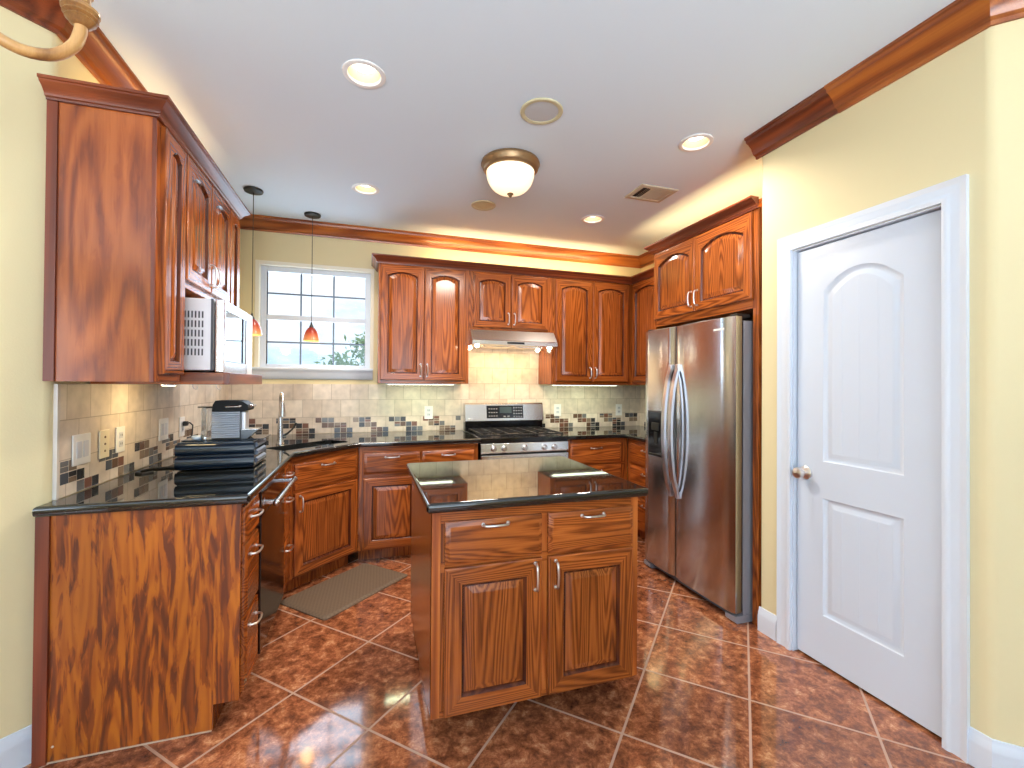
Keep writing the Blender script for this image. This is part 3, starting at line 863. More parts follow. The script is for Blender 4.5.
# ------------------------------------------------------------------ range
RX0, RX1, RYF = .872, 1.642, 3.535
t = thing('gas_range', 'stainless steel gas range with black cooktop between the back cabinets', 'range', (RX0, RYF, 0))
RW = RX1 - RX0; RD = YB - .014 - RYF
B().box(.004, RW - .004, .02, RD, .05, .905).box(.03, RW - .03, .06, RD - .03, 0.001, .05).obj('body', M_BLACKM, t, smooth=0)
fp = B().prism([(.02, .782), (-.006, .79), (-.012, .80), (-.004, .862), (.0, .868), (.02, .868)], 'x', 0, RW)
cp = fp.obj('control_panel', M_STX, t, smooth=30)
for xx in (.105, .195, .375, .548, .640):
    k = B().lathe([(.0001, -.004), (.024, -.004), (.024, -.010), (.019, -.014), (.0175, -.036), (.014, -.040), (.0001, -.040)], (xx, -.004, .826), 20, 'y')
    k.box(xx - .003, xx + .003, -.046, -.036, .812, .842, .001)
    k.obj('knob', M_CHROME, cp)
dr = B().box(.0, RW, -.02, .02, .25, .775, .006).obj('oven_door', M_STX, t)
B().box(.12, RW - .12, -.0215, -.018, .36, .64, .004).obj('oven_glass', M_BLACK, dr)
hb = B().tube([(.06, -.065, .735), (RW - .06, -.065, .735)], .012, 12)
for s_ in (.09, RW - .09): hb.box(s_ - .01, s_ + .01, -.065, -.018, .727, .743, .002)
hb.obj('handle', M_CHROME, dr)
B().box(.0, RW, -.016, .02, .06, .243, .005).obj('drawer', M_STX, t)
ck = B().box(0, RW, -.004, RD - .075, .868, .914, .006); ck.obj('cooktop', M_BLACK, t)
for i in range(3):
    x0 = .03 + i * (RW - .06) / 3 + .004; x1 = x0 + (RW - .06) / 3 - .008
    gb = B(); z = .938
    for xx in (x0, x1): gb.box(xx - .006, xx + .006, .05, RD - .10, z - .012, z, .002)
    for yy in (.05, RD - .10): gb.box(x0, x1, yy - .006, yy + .006, z - .012, z, .002)
    xm = (x0 + x1) / 2
    gb.box(xm - .005, xm + .005, .05, RD - .10, z - .010, z + .002, .002)
    for yy in (.05 + (RD - .15) * .28, .05 + (RD - .15) * .5, .05 + (RD - .15) * .72): gb.box(x0, x1, yy - .005, yy + .005, z - .010, z + .002, .002)
    for xx in (x0, x1):
        for yy in (.05, RD - .10): gb.box(xx - .007, xx + .007, yy - .007, yy + .007, .912, z - .004)
    gb.obj('grate', M_BLACKM, t)
for xx, yy, rr in ((.17, .17, .05), (.17, .42, .04), (RW / 2, .30, .045), (RW - .17, .17, .045), (RW - .17, .42, .038)):
    B().lathe([(.0001, .912), (rr, .912), (rr, .918), (rr * .8, .921), (rr * .75, .926), (.0001, .927)], (xx, yy, 0), 24).obj('burner', mat('burner_grey', srgb(120, 112, 104), .4, .6) , t)
bg_ = B().prism([(RD - .085, .995), (RD - .10, 1.005), (RD - .075, 1.16), (RD - .06, 1.172), (RD, 1.172), (RD, .995)], 'x', -.002, RW + .014)
bgo = bg_.obj('backguard', M_STX, t, smooth=25)
B().box(0, RW + .01, RD - .08, RD, .914, .995).obj('splash_panel', M_BLACK, t, smooth=0)
rot = math.atan2(.025, .155)
def on_guard(x0, x1, z0, z1, th):
    f_ = lambda z: RD - .10 + (z - 1.005) * .025 / .155
    return [[(x0, f_(z0) - th, z0), (x1, f_(z0) - th, z0), (x1, f_(z1) - th, z1), (x0, f_(z1) - th, z1)], [(x0, f_(z0) + .002, z0), (x1, f_(z0) + .002, z0), (x1, f_(z1) + .002, z1), (x0, f_(z1) + .002, z1)]]
ds = B().loops(on_guard(.205, .575, 1.028, 1.148, .002)).obj('display_panel', M_BLACK, bgo, smooth=0)
M_LCD = mat('display_grey', srgb(58, 72, 74), .2); M_KEY = mat('key_grey', srgb(150, 150, 150), .5)
B().loops(on_guard(.335, .455, 1.075, 1.135, .0028)).obj('screen', M_LCD, bgo, smooth=0)
kb = B()
for i in range(4):
    for j in range(3):
        kb.loops(on_guard(.225 + i * .024, .240 + i * .024, 1.045 + j * .034, 1.053 + j * .034, .0028))
for i in range(4):
    for j in range(4):
        kb.loops(on_guard(.474 + i * .025, .486 + i * .025, 1.038 + j * .028, 1.046 + j * .028, .0028))
for i in range(2): kb.loops(on_guard(.372 + i * .038, .394 + i * .038, 1.040, 1.050, .0028))
kb.obj('keypad_keys', M_KEY, bgo, smooth=0)  # all the raised keys of the panel, joined in one mesh
lg = B()
M_LOGO = mat('pale_logo', srgb(240, 238, 232), .4)
lg.loops(on_guard(.028, .042, 1.022, 1.032, .0015)); lg.loops(on_guard(.046, .049, 1.022, 1.032, .0015)); lg.loops(on_guard(.049, .055, 1.022, 1.024, .0015))
lg.loops(on_guard(.058, .060, 1.022, 1.032, .0015)); lg.loops(on_guard(.060, .067, 1.022, 1.024, .0015)); lg.loops(on_guard(.060, .067, 1.030, 1.032, .0015)); lg.loops(on_guard(.065, .067, 1.024, 1.028, .0015))
lg.obj('logo_mark', M_LOGO, bgo, smooth=0)

# ------------------------------------------------------------------ upper cabinets
UB, UT = 1.355, 2.370
UYF = YB - .335
def upper(label, loc, rz, w, d, z0, z1, doors, arch=.032, handle='pair', rail=.03, name='upper_cabinet', group=None):
    t = thing(name, label, 'cabinet', loc, rz)
    carcass(t, w, d, z0, z1, rails=((z0 + .001, z0 + rail + .004), (z1 - .02, z1 - .001)))
    n = len(doors)
    for i, (x0, x1) in enumerate(doors):
        dd = panel_door(t, x0, x1, z0 + rail, z1 - .016, arch=arch, stile=.055)
        if handle == 'pair':
            hx = x1 - .026 if i % 2 == 0 else x0 + .026
            pull(dd, hx, z0 + rail + .085, -.02, False, L_=.10)
        elif handle == 'left': pull(dd, x0 + .026, z0 + rail + .085, -.02, False)
        elif handle == 'right': pull(dd, x1 - .026, z0 + rail + .085, -.02, False)
    return t


DU = YB - .001 - UYF
u = upper('tall oak upper cabinet with two arched doors beside the window', (.075, UYF, 0), 0, .772, DU, UB, UT, ((.018, .376), (.382, .738)))
u = upper('short oak upper cabinet with two arched doors above the range hood', (.848, UYF, 0), 0, .790, DU, 1.835, UT, ((.035, .388), (.394, .748)), arch=.026)
u = upper('tall oak upper cabinet with two arched doors right of the range hood', (1.639, UYF, 0), 0, .881, DU, UB, UT, ((.045, .427), (.433, .828)))
u = upper('oak upper cabinet on the right wall, partly behind the fridge cabinet', (2.52, UYF - .001, 0), R(-90), UYF - .001 - 2.962, XR - 2.52 - .002, UB, UT, ((.02, .47), (.476, .93)))
# left wall, front plane x = -.80
XU = -.78; DUL = XU - (XL + .001)
u = upper('narrow oak upper cabinet at the near end of the left wall', (XU, 2.045, 0), R(90), .250, DUL, UB, UT, ((.035, .240),), handle=None)
B().box(-.004, 0, .0, DUL - .032, UB, UT).obj('end_panel', M_UPEND, u, smooth=0)
B().box(-.012, 0, DUL - .032, DUL, UB, UT - .005, .002).obj('corner_strip', M_MAHZ, u)
B().box(-.007, 0, -.0005, .012, UB, UT - .005, .001).obj('corner_strip', M_MAHZ, u)
u = upper('oak upper cabinet with two short arched doors above the microwave', (XU, 2.297, 0), R(90), .648, DUL, 1.775, UT, ((.006, .321), (.327, .642)), arch=.032)
u = upper('narrow oak upper cabinet on the left wall nearest the window', (XU, 2.947, 0), R(90), .205, DUL, UB, UT, ((.008, .190),), handle=None)
# mouldings that cap the cabinets
CC = [(0, UT - .004), (.009, UT - .004), (.011, UT + .003), (.017, UT + .006), (.020, UT + .015), (.032, UT + .030), (.046, UT + .040), (.049, UT + .046), (.056, UT + .048), (.056, UT + .058), (0, UT + .058)]
def cap(path, label):
    t = thing('cabinet_crown', label, 'moulding', (0, 0, 0))
    for i in range(len(path) - 1):
        dx, dy = abs(path[i + 1][0] - path[i][0]), abs(path[i + 1][1] - path[i][1])
        sweep(path, CC, i, i + 1).obj('moulding', M_MAHX if dx > dy else M_MAHY, t)
    return t


cap([(XL + .0, 2.0402), (XU + .002, 2.0402), (XU + .002, 3.155), (XL + .0, 3.155)], 'stained crown capping the cabinets on the left wall')
cap([(.073, YB - .001), (.073, UYF - .002), (2.518, UYF - .002), (2.518, 2.962)], 'stained crown capping the cabinets on the back wall')

# ------------------------------------------------------------------ fridge surround
FX = 2.10
t = upper('oak cabinet with two wide arched doors above the fridge', (FX, 2.958, 0), R(-90), .958, XR - FX - .002, 1.80, UT, ((.018, .465), (.471, .935)), arch=.050, rail=.055)
B().box(.958, .972, .0, XR - FX - .002, 0, UT, .001).obj('side_panel', M_OZ, t, smooth=0)
B().box(.932, .958, .0, .02, 0, 1.80, .001).obj('stile', M_OZ, t, smooth=0)
B().box(.0, .018, .0, XR - FX - .002, 0, 1.80, .001).obj('side_panel', M_OZ, t, smooth=0)
cap([(2.45, 2.960), (FX - .002, 2.960), (FX - .002, 1.986)], 'stained crown capping the cabinet over the fridge')

# ------------------------------------------------------------------ fridge (local x runs from far to near, -y out of the front)
FW, FH = .882, 1.757
t = thing('refrigerator', 'stainless side by side fridge with curved handles and water dispenser', 'refrigerator', (1.98, 2.925, 0), R(-90))
GREY = mat('fridge_grey_paint', srgb(138, 136, 142), .4)
B().box(.004, FW - .004, .075, .80, .03, FH - .025, .004).obj('cabinet', GREY, t)
B().box(.01, FW - .01, .062, .076, .06, FH - .03).obj('gasket', M_BLACKM, t, smooth=0)
def fdoor(x0, x1, name):
    N = 10; ls = []
    for z in (.055, .058, FH - .003, FH):
        i_ = .003 if z in (.055, FH) else 0
        pts = [(x0 + i_, .060, z)]
        for k in range(N + 1):
            uu = k / N; xx = x0 + i_ + (x1 - x0 - 2 * i_) * uu
            e_ = min(uu, 1 - uu) * (x1 - x0)
            yy = .012 * max(0, 1 - e_ / .02) ** 2 - .006 * (1 - (2 * uu - 1) ** 2) + .006 + i_
            pts.append((xx, yy, z))
        pts.append((x1 - i_, .060, z)); ls.append(pts)
    return B().loops(ls).obj(name, M_STZ, t, smooth=40)
fd1 = fdoor(.004, .352, 'freezer_door'); fd2 = fdoor(.360, FW - .002, 'fridge_door')
def fhandle(x, par):
    pts = []; hw = .43
    n_ = 18; zc = 1.047
    ls = []
    for i in range(n_ + 1):
        a = -1 + 2 * i / n_
        out = .010 + .062 * (1 - a * a) ** .75
        z = zc + hw * a
        wdt = .016
        ls.append([(x - wdt, .004 - out, z), (x + wdt, .004 - out, z), (x + wdt, .022 - out, z), (x - wdt, .022 - out, z)])
    b = B().loops(ls)
    for s_ in (-1, 1): b.box(x - .015, x + .015, -.012, .012, zc + s_ * hw - .02, zc + s_ * hw + .02, .004)
    return b.obj('handle', mat('handle_steel', (.66, .66, .72, 1), .3, 1.0), par, smooth=50)
fhandle(.398 - .072, fd1); fhandle(.398, fd2)
dsp = B()
dsp.box(.065, .262, -.0035, .006, .842, 1.172, .002)
dpo = dsp.obj('dispenser_frame', mat('dispenser_trim', srgb(84, 86, 92), .3, .5), fd1)
B().box(.074, .253, -.0045, .0, .850, 1.164, .002).obj('dispenser_recess', M_BLACK, fd1)
pd = B().box(.120, .205, -.014, -.004, 1.03, 1.085, .004).box(.145, .185, -.010, -.004, .93, 1.02, .004).box(.09, .238, -.016, -.004, .852, .862, .002)
pd.obj('dispenser_paddle', M_PEWTER, fd1)
lg = B()
for k, (a, b_) in enumerate(((0, .012), (.015, .019), (.022, .034), (.037, .041), (.044, .056), (.060, .064), (.067, .082))):
    lg.box(.725 + a, .725 + b_, -.0012, .006, 1.683, 1.695)
lg.obj('logo_mark', M_LOGO, fd2, smooth=0)
kp = B().box(.02, FW - .02, .05, .07, .012, .052, .002).obj('kick_grille', mat('kick_grey', srgb(96, 100, 114), .45), t)
for s_ in (.0, FW - .075):
    B().prism([(.0 + .015, .012), (.03, .0), (.14, .0), (.14, .045), (.015, .040)], 'x', s_, s_ + .075).obj('foot_cover', GREY, t, smooth=0)
for s_ in (.01, FW - .06):
    B().box(s_, s_ + .05, .03, .13, FH - .004, FH + .014, .004).obj('hinge_cover', M_PEWTER, t)

# ------------------------------------------------------------------ range hood
t = thing('range_hood', 'stainless under cabinet range hood with a sloped front', 'range hood', (.848, 0, 0))
HW = .788
B().prism([(YB - .012, 1.833), (3.845, 1.833), (3.768, 1.742), (3.757, 1.735), (3.757, 1.700), (3.775, 1.694), (YB - .012, 1.694)], 'x', -.002, HW).obj('shell', M_STX, t, smooth=20)
B().box(.31, .47, 3.7545, 3.7575, 1.709, 1.727, .001).obj('switch_panel', M_BLACK, t)
for s_ in (.12, .42):
    B().box(s_, s_ + .26, 3.86, 4.12, 1.6895, 1.6945).obj('filter', M_STX, t, smooth=0)
M_BULB = mat('hood_lamp_glow', (1, 1, 1, 1), .4, emit=(1.0, .80, .52, 1), estr=40)
for xx, yy in ((.05, 3.80), (.05, 4.10), (HW - .06, 3.80), (HW - .06, 4.10)):
    B().lathe([(.0001, 1.672), (.014, 1.676), (.020, 1.686), (.021, 1.695)], (xx, yy, 0), 16).obj('lamp', M_BULB, t)
area('hood_light', (1.245, 3.98, 1.665), (0, .15, -1),   .6, .2, 5.5, (1.0, .68, .30))

# ------------------------------------------------------------------ microwave and its shelf
t = thing('microwave_shelf', 'oak shelf on the left wall carrying the microwave', 'shelf', (XF, 0, 0))
t.location = (0, 0, 0)
B().box(XL + .012, -.615, 2.298, 2.944, 1.345, 1.398, .002).obj('board', M_OX, t)
B().box(-.615, -.592, 2.298, 2.944, 1.345, 1.398, .002).obj('front_edge', M_MAHY, t)
t = thing('microwave', 'white and steel microwave oven on the oak wall shelf', 'microwave', (-.632, 2.335, 1.40), R(90))
MW, MD, MH = .535, .42, .332
M_MWS = mat('microwave_side', srgb(224, 226, 230), .4, .1)
B().box(0, MW, .035, MD, .008, MH, .006).obj('case', M_MWS, t)
vt = B()
for r_ in range(5):
    for k in range(6):
        y_ = .075 + k * .0135; z_ = .075 + r_ * .042
        vt.box(-.0012, .001, y_, y_ + .006, z_, z_ + .030)
for k in range(5): vt.box(-.0012, .001, .155, .19, .062 + k * .012, .067 + k * .012)
vt.box(-.0008, .001, .036, .046, .008, MH); vt.obj('vent_slots', mat('vent_grey', srgb(70, 72, 78), .6), t, smooth=0)
md = B()
md.box(0, .03, -.006, .030, .0, MH, .006); md.box(.40, .43, -.004, .030, .0, MH, .004); md.box(.03, .40, -.004, .03, 0, .05, .004); md.box(.03, .40, -.004, .03, MH - .045, MH, .004)
mdo = md.obj('door', mat('microwave_steel', (.75, .76, .78, 1), .25, .9), t)
B().box(.03, .40, .004, .03, .05, MH - .045).obj('door_glass', mat('mirror_glass', (.42, .45, .44, 1), .05, .75), mdo, smooth=0)
B().box(.352, .40, -.001, .0045, .05, MH - .045).box(.03, .352, -.001, .0045, .05, .058).obj('glass_border', mat('navy_border', srgb(26, 34, 58), .2), mdo, smooth=0)
B().box(.43, MW, -.003, .03, 0, MH, .004).obj('control_panel', mat('microwave_white', srgb(232, 234, 238), .3), t)
for s_ in (.04, MW - .06): B().box(s_, s_ + .025, .06, .085, 0, .009).box(s_, s_ + .025, MD - .06, MD - .035, 0, .009).obj('foot', M_BLACKM, t, smooth=0)
for k, xx in enumerate((-.765, -.672)):
    hk = B().tube([(0, 0, .0), (0, 0, -.012), (.004, 0, -.018), (.012, 0, -.024), (.018, 0, -.018), (.018, 0, -.010)], .0018, 8)
    ho = hk.obj('cup_hook', M_PLATE, loc=(xx, 2.40, 1.345))
    tag(ho, ('white cup hook under the microwave shelf nearer the wall', 'white cup hook under the microwave shelf nearer its front edge')[k], 'hook', 'cup hooks under the microwave shelf')

# ------------------------------------------------------------------ coffee corner
t = thing('capsule_drawer', 'black capsule drawer unit on the left counter', 'drawer unit', (-.90, 2.60, CT))
BW, BD, BH = .345, .31, .140
M_GB = mat('gloss_blue_black', srgb(20, 32, 46), .12)
B().box(.004, BW - .004, .006, BD, .004, BH, .006).obj('case', M_GB, t)
for k in range(2):
    z0 = .010 + k * .064
    b = B().prism([(.006, z0), (-.004, z0 + .004), (-.010, z0 + .022), (-.006, z0 + .046), (.004, z0 + .056), (.006, z0 + .056)], 'x', 0, BW)
    b.obj('drawer', M_GB, t, smooth=60)
sd = B()
for k in range(3): sd.prism([(BW - .004, .02 + k * .04), (BW + .006, .026 + k * .04), (BW + .006, .040 + k * .04), (BW - .004, .048 + k * .04)], 'y', .05, .25)
sd.obj('side_grip', mat('grip_grey', srgb(112, 122, 140), .3, .3), t, smooth=0)
B().box(.002, BW + .028, .06, .26, BH, BH + .005, .002).obj('top_flap', M_GB, t)

t = thing('coffee_machine', 'silver and black capsule coffee machine on the black drawer unit', 'coffee machine', (-.90, 2.66, CT + BH + .0052))
rb = B().box(.135, .265, .0, .115, .0, .145, .003)
rb.obj('body', M_BLACK, t)
rs = B()
pr_ = []
for k in range(12):
    z_ = .006 + k * .0115
    pr_ += [(-.001, z_), (-.0045, z_ + .004), (-.0045, z_ + .008), (-.001, z_ + .0105)]
pr_ += [(.0005, .145), (.0005, .006)]
rs.prism(pr_, 'x', .137, .263)
rs.obj('side_panel', mat('ribbed_silver', (.30, .32, .36, 1), .42, .8), t, smooth=0)
B().prism([(.137, .145), (.140, .178), (.152, .200), (.255, .200), (.275, .196), (.300, .178), (.305, .160), (.300, .148), (.268, .140), (.265, .145)], 'y', -.002, .117).obj('head', mat('satin_black', srgb(14, 14, 15), .5, 0, .2), t, smooth=30)
B().box(.265, .285, .02, .095, .03, .14, .003).obj('back_plate', mat('silver_front', (.55, .55, .58, 1), .4, .8), t)
B().tube([(.200, -.006, .168), (.26, -.008, .169), (.305, .05, .172), (.325, .06, .172)], [.005, .006, .005, .004], 10).obj('lever', M_CHROME, t)
B().prism([(.265, 0), (.265, .045), (.345, .045), (.325, .030), (.295, .0)], 'y', .01, .105).obj('drip_tray', M_GB, t, smooth=0)
B().box(.27, .348, .012, .103, .046, .050, .001).obj('tray_grid', M_CHROME, t)
wt_m = bpy.data.materials.new('clear_tank'); wt_m.use_nodes = True
bb = wt_m.node_tree.nodes['Principled BSDF']; bb.inputs['Transmission Weight'].default_value = .9; bb.inputs['Roughness'].default_value = .05; bb.inputs['IOR'].default_value = 1.1; bb.inputs['Base Color'].default_value = srgb(220, 226, 234)
B().box(.085, .134, .012, .10, .004, .162, .006).obj('water_tank', wt_m, t)
B().box(.070, .136, .010, .102, .163, .170, .002).obj('tank_lid', M_BLACK, t)
cp_ = B().lathe([(.0001, 0), (.022, 0), (.027, .006), (.028, .016), (.024, .018), (.020, .010), (.0001, .008)], seg=24).obj('small_dish', mat('pale_blue_glaze', srgb(190, 208, 230), .2), loc=(-.835, 2.70, CT + BH + .0055))
tag(cp_, 'small pale round dish left of the coffee machine', 'dish')

# power cords
def cord(pts, label, r=.0035):
    b = B().tube(pts, r, 8); return tag(b.obj('power_cord', M_BLACKM), label, 'cord')
cv = [(XL + .036, 3.262, 1.098), (XL + .06, 3.25, 1.104), (XL + .085, 3.22, 1.09), (XL + .095, 3.18, 1.04), (XL + .10, 3.10, .96), (XL + .11, 3.02, .922), (XL + .16, 2.95, .9195), (XL + .20, 2.92, .9195)]
pc = cord(cv, 'black power cord dropping from the outlet behind the coffee machine')
B().box(XL + .0225, XL + .045, 3.247, 3.277, 1.084, 1.112, .004).obj('plug', M_BLACKM, pc)
cord([(XL + .12, 2.60, .9195), (XL + .09, 2.56, .9195), (XL + .06, 2.58, .9195), (XL + .05, 2.64, .9195), (XL + .09, 2.70, .9195), (XL + .15, 2.71, .9195), (XL + .19, 2.69, .9195)], 'black loop of cable lying left of the capsule drawers', .006)

# ------------------------------------------------------------------ outlets and switches
def plate(kind, w, h, label, loc, rz, cat, m=M_PLATE):
    t = thing('switch_plate' if cat == 'switch' else 'outlet', label, cat, loc, rz, 'switches and outlets on the backsplash')
    B().box(-w / 2, w / 2, -.006, 0, -h / 2, h / 2, .003).obj('cover_plate', m, t)
    if kind == 'double':
        for s_ in (-.023, .023): B().box(s_ - .0165, s_ + .0165, -.0085, -.005, -.033, .033, .002).obj('rocker', M_PLATEB, t)
    elif kind == 'rocker': B().box(-.0165, .0165, -.0085, -.005, -.033, .033, .002).obj('rocker', M_PLATEB, t)
    elif kind == 'jack':
        for z_ in (-.03, .0, .03): B().lathe([(.0001, -.0085), (.005, -.008), (.005, -.005), (.0001, -.005)], (0, 0, z_), 12, 'y').obj('jack', mat('jack_brown', srgb(110, 84, 60), .5), t)
    else:
        for z_ in (-.02, .02):
            so_ = B().box(-.0165, .0165, -.0080, -.005, z_ - .014, z_ + .014, .002).obj('socket', M_PLATEB, t)
            B().box(-.008, -.005, -.0084, -.0075, z_ - .004, z_ + .006).box(.005, .008, -.0084, -.0075, z_ - .004, z_ + .006).obj('slot', M_GAP, so_, smooth=0)
    return t


LX = XL + .0115
plate('double', .118, .122, 'white double switch plate nearest the end of the left backsplash', (LX, 2.243, 1.083), R(90), 'switch')
plate('jack', .075, .122, 'ivory jack plate beside the double switch', (LX, 2.405, 1.083), R(90), 'outlet', M_IVORY)
plate('outlet', .075, .118, 'white outlet just right of the ivory jack plate', (LX, 2.538, 1.087), R(90), 'outlet')
plate('double', .118, .122, 'white double switch plate left of the coffee machine', (LX, 3.00, 1.089), R(90), 'switch')
plate('outlet', .075, .12, 'white outlet with the black plug behind the coffee machine', (LX, 3.262, 1.080), R(90), 'outlet')
BYY = YB - .0115
plate('outlet', .078, .122, 'white outlet on the back wall left of the range', (.540, BYY, 1.085), 0, 'outlet')
plate('outlet', .078, .122, 'white outlet on the back wall just right of the range', (1.850, BYY, 1.093), 0, 'outlet')
plate('outlet', .078, .122, 'white outlet on the back wall nearest the fridge', (2.565, BYY, 1.088), 0, 'outlet')

# ------------------------------------------------------------------ under cabinet lights
M_TUBE = mat('fluorescent_glow', (1, 1, 1, 1), .4, emit=(.93, 1.0, .72, 1), estr=7)
M_PUCK = mat('puck_glow', (1, 1, 1, 1), .4, emit=(1.0, .78, .45, 1), estr=20)
def strip(x0, x1, y, z, label):
    t = thing('strip_light', label, 'light', (0, 0, 0), 0, 'strip lights under the back wall cabinets')
    B().box(x0, x1, y - .035, y + .035, z - .008, z, .002).obj('housing', M_PLATE, t)
    B().box(x0 + .02, x1 - .02, y - .028, y + .028, z - .010, z - .0078, .0005).obj('diffuser', M_TUBE, t)
    area('strip_glow', ((x0 + x1) / 2, y, z - .014), (0, .25, -1), x1 - x0 - .06, .05, 2.0, (.90, 1.0, .58))
strip(.14, .74, 3.965, UB - .0005, 'strip light under the upper cabinet beside the window')
strip(1.665, 2.38, 3.965, UB - .0005, 'strip light under the upper cabinet right of the hood')
t = thing('puck_light', 'slim round light under the microwave shelf', 'light', (-.93, 2.60, 1.3445))
B().lathe([(.0001, 0), (.035, 0), (.035, -.006), (.030, -.007)], seg=24).obj('housing', M_PLATE, t)
B().lathe([(.0001, -.009), (.026, -.0088), (.029, -.0065), (.0001, -.0060)], seg=24).obj('lens', M_PUCK, t)
area('puck_glow', (-.93, 2.56, 1.332), (-.8, .0, -1), .05, .40, 2.0, (1.0, .74, .36))

# ------------------------------------------------------------------ ceiling fixtures
M_CAN = mat('can_glow', (1, 1, 1, 1), .4, emit=(1.0, .92, .80, 1), estr=4.5)
M_CANW = mat('can_reflector', srgb(206, 184, 150), .4)
def can(x, y, label, src=None):
    t = copy_tree(src) if src else thing('recessed_light', label, 'light')
    t.location = (x, y, H); t['label'] = label; t['group'] = 'recessed ceiling lights'
    if not src:
        B().lathe([(.071, .004), (.094, -.0005), (.093, -.005), (.084, -.008), (.072, -.006), (.070, .004)], seg=40, cap=False).obj('trim_ring', M_PLATE, t)
        B().lathe([(.071, .0), (.066, .03), (.060, .075), (.058, .078)], seg=40, cap=False).obj('reflector', M_CANW, t)
        B().lathe([(.0001, .026), (.034, .028), (.046, .034), (.052, .044), (.054, .079), (.0001, .080)], seg=40).obj('bulb', M_CAN, t)
    d = bpy.data.lights.new('can_light', 'SPOT'); d.energy = 55; d.color = SOFT; d.spot_size = R(150); d.spot_blend = 1; d.shadow_soft_size = .05
    o = bpy.data.objects.new('can_light', d); COL.objects.link(o); o.location = (x, y, H - .015)
    return t
c1 = can(-.03, 2.105, 'recessed ceiling light nearest the left cabinets in front')
can(-.03, 3.352, 'recessed ceiling light farther back on the left, near the window', c1)
can(1.765, 2.105, 'recessed ceiling light near the pantry wall moulding', c1)
can(1.775, 3.352, 'recessed ceiling light near the back cabinets beyond the vent', c1)

def speaker(x, y, r, label):
    t = thing('ceiling_speaker', label, 'speaker', (x, y, H), 0, 'round speakers in the ceiling')
    B().lathe([(r, -.0005), (r, -.006), (r * .96, -.009), (r * .80, -.007), (r * .78, -.0005)], seg=48, cap=False).obj('rim', M_SPKC, t)
    B().lathe([(.0001, -.006), (r * .5, -.0058), (r * .80, -.004), (.0001, -.0035)], seg=48).obj('grille', mat('speaker_grille', srgb(196, 198, 200) if r > .10 else srgb(206, 196, 158), .7), t)
speaker(.823, 2.108, .108, 'round grey speaker in the ceiling in front of the dome light')
speaker(.836, 3.361, .094, 'small cream round speaker in the ceiling behind the dome light')

t = thing('dome_light', 'bronze rimmed frosted glass dome light on the ceiling', 'light', (.835, 2.667, H))
B().lathe([(.0001, 0), (.180, 0), (.184, -.014), (.176, -.026), (.174, -.040), (.164, -.052), (.150, -.060), (.0001, -.058)], seg=48).obj('rim', M_BRONZE, t)
M_DOME = mat('frosted_dome_glow', srgb(250, 240, 220), .35, emit=(1.0, .82, .54, 1), estr=1.0)
pd_ = [(.150 * math.cos(R(a)) ** .75 if a < 90 else .0001, -.058 - .135 * math.sin(R(a))) for a in range(0, 91, 9)]
B().lathe(pd_, seg=48).obj('glass_bowl', M_DOME, t)
B().lathe([(.0001, -.186), (.018, -.188), (.021, -.197), (.013, -.204), (.010, -.212), (.0001, -.219)], seg=20).obj('finial', M_BRONZE, t)
area('dome_glow', (.835, 2.667, H - .235), (0, 0, -1), .28, .28, 32, SOFT)

t = thing('air_vent', 'beige rectangular air vent in the ceiling', 'vent', (1.930, 2.765, H))
M_VENT = mat('vent_beige', srgb(196, 188, 166), .5)
vb = B(); 
ls = [[(sx * (.15 - i), sy * (.115 - i), z) for sx, sy in ((-1, -1), (1, -1), (1, 1), (-1, 1))] for i, z in ((0, -.0005), (.003, -.008), (.032, -.011), (.036, -.002))]
vb.loops(ls, cap0=False, cap1=False); vb.obj('frame', M_VENT, t, smooth=0)
B().box(-.114, .114, -.079, .079, -.003, -.0005).obj('duct_opening', M_GAP, t, smooth=0)
for xx, w_, ml in ((-.085, .012, 1), (-.070, .012, 1)):
    B().prism([(xx, -.010), (xx + .003, -.010), (xx + w_, -.003), (xx + w_ - .003, -.003)], 'y', -.079, .079).obj('slat', M_VENT, t, smooth=0)
for xx in (-.045, -.022, .001, .024, .047):
    B().prism([(xx, -.003), (xx + .004, -.003), (xx + .026, -.010), (xx + .022, -.010)], 'y', -.060, .060).obj('slat', M_VENT, t, smooth=0)
B().box(.076, .110, -.078, .078, -.0095, -.0035).obj('slat', M_VENT, t, smooth=0)
B().box(-.05, .076, .062, .078, -.0095, -.0035).box(-.05, .076, -.078, -.062, -.0095, -.0035).obj('slat', M_VENT, t, smooth=0)

# ------------------------------------------------------------------ pendants over the sink
def shade_mat():
    m = bpy.data.materials.new('amber_red_art_glass'); m.use_nodes = True
    n = m.node_tree.nodes; l = m.node_tree.links.new; b = n['Principled BSDF']
    t = n.new('ShaderNodeTexCoord'); sp = n.new('ShaderNodeSeparateXYZ'); l(t.outputs['Object'], sp.inputs[0])
    mr = n.new('ShaderNodeMapRange'); mr.inputs[1].default_value = -1.05; mr.inputs[2].default_value = -.92; l(sp.outputs[2], mr.inputs[0])
    r = ramp(n, [(.0, srgb(226, 172, 110)), (.30, srgb(206, 120, 78)), (.60, srgb(168, 60, 40)), (1, srgb(104, 28, 22))]); l(mr.outputs[0], r.inputs['Fac'])
    l(r.outputs[0], b.inputs['Base Color']); b.inputs['Roughness'].default_value = .25
    l(r.outputs[0], b.inputs['Emission Color']); b.inputs['Emission Strength'].default_value = .25
    return m
M_SHADE = shade_mat()
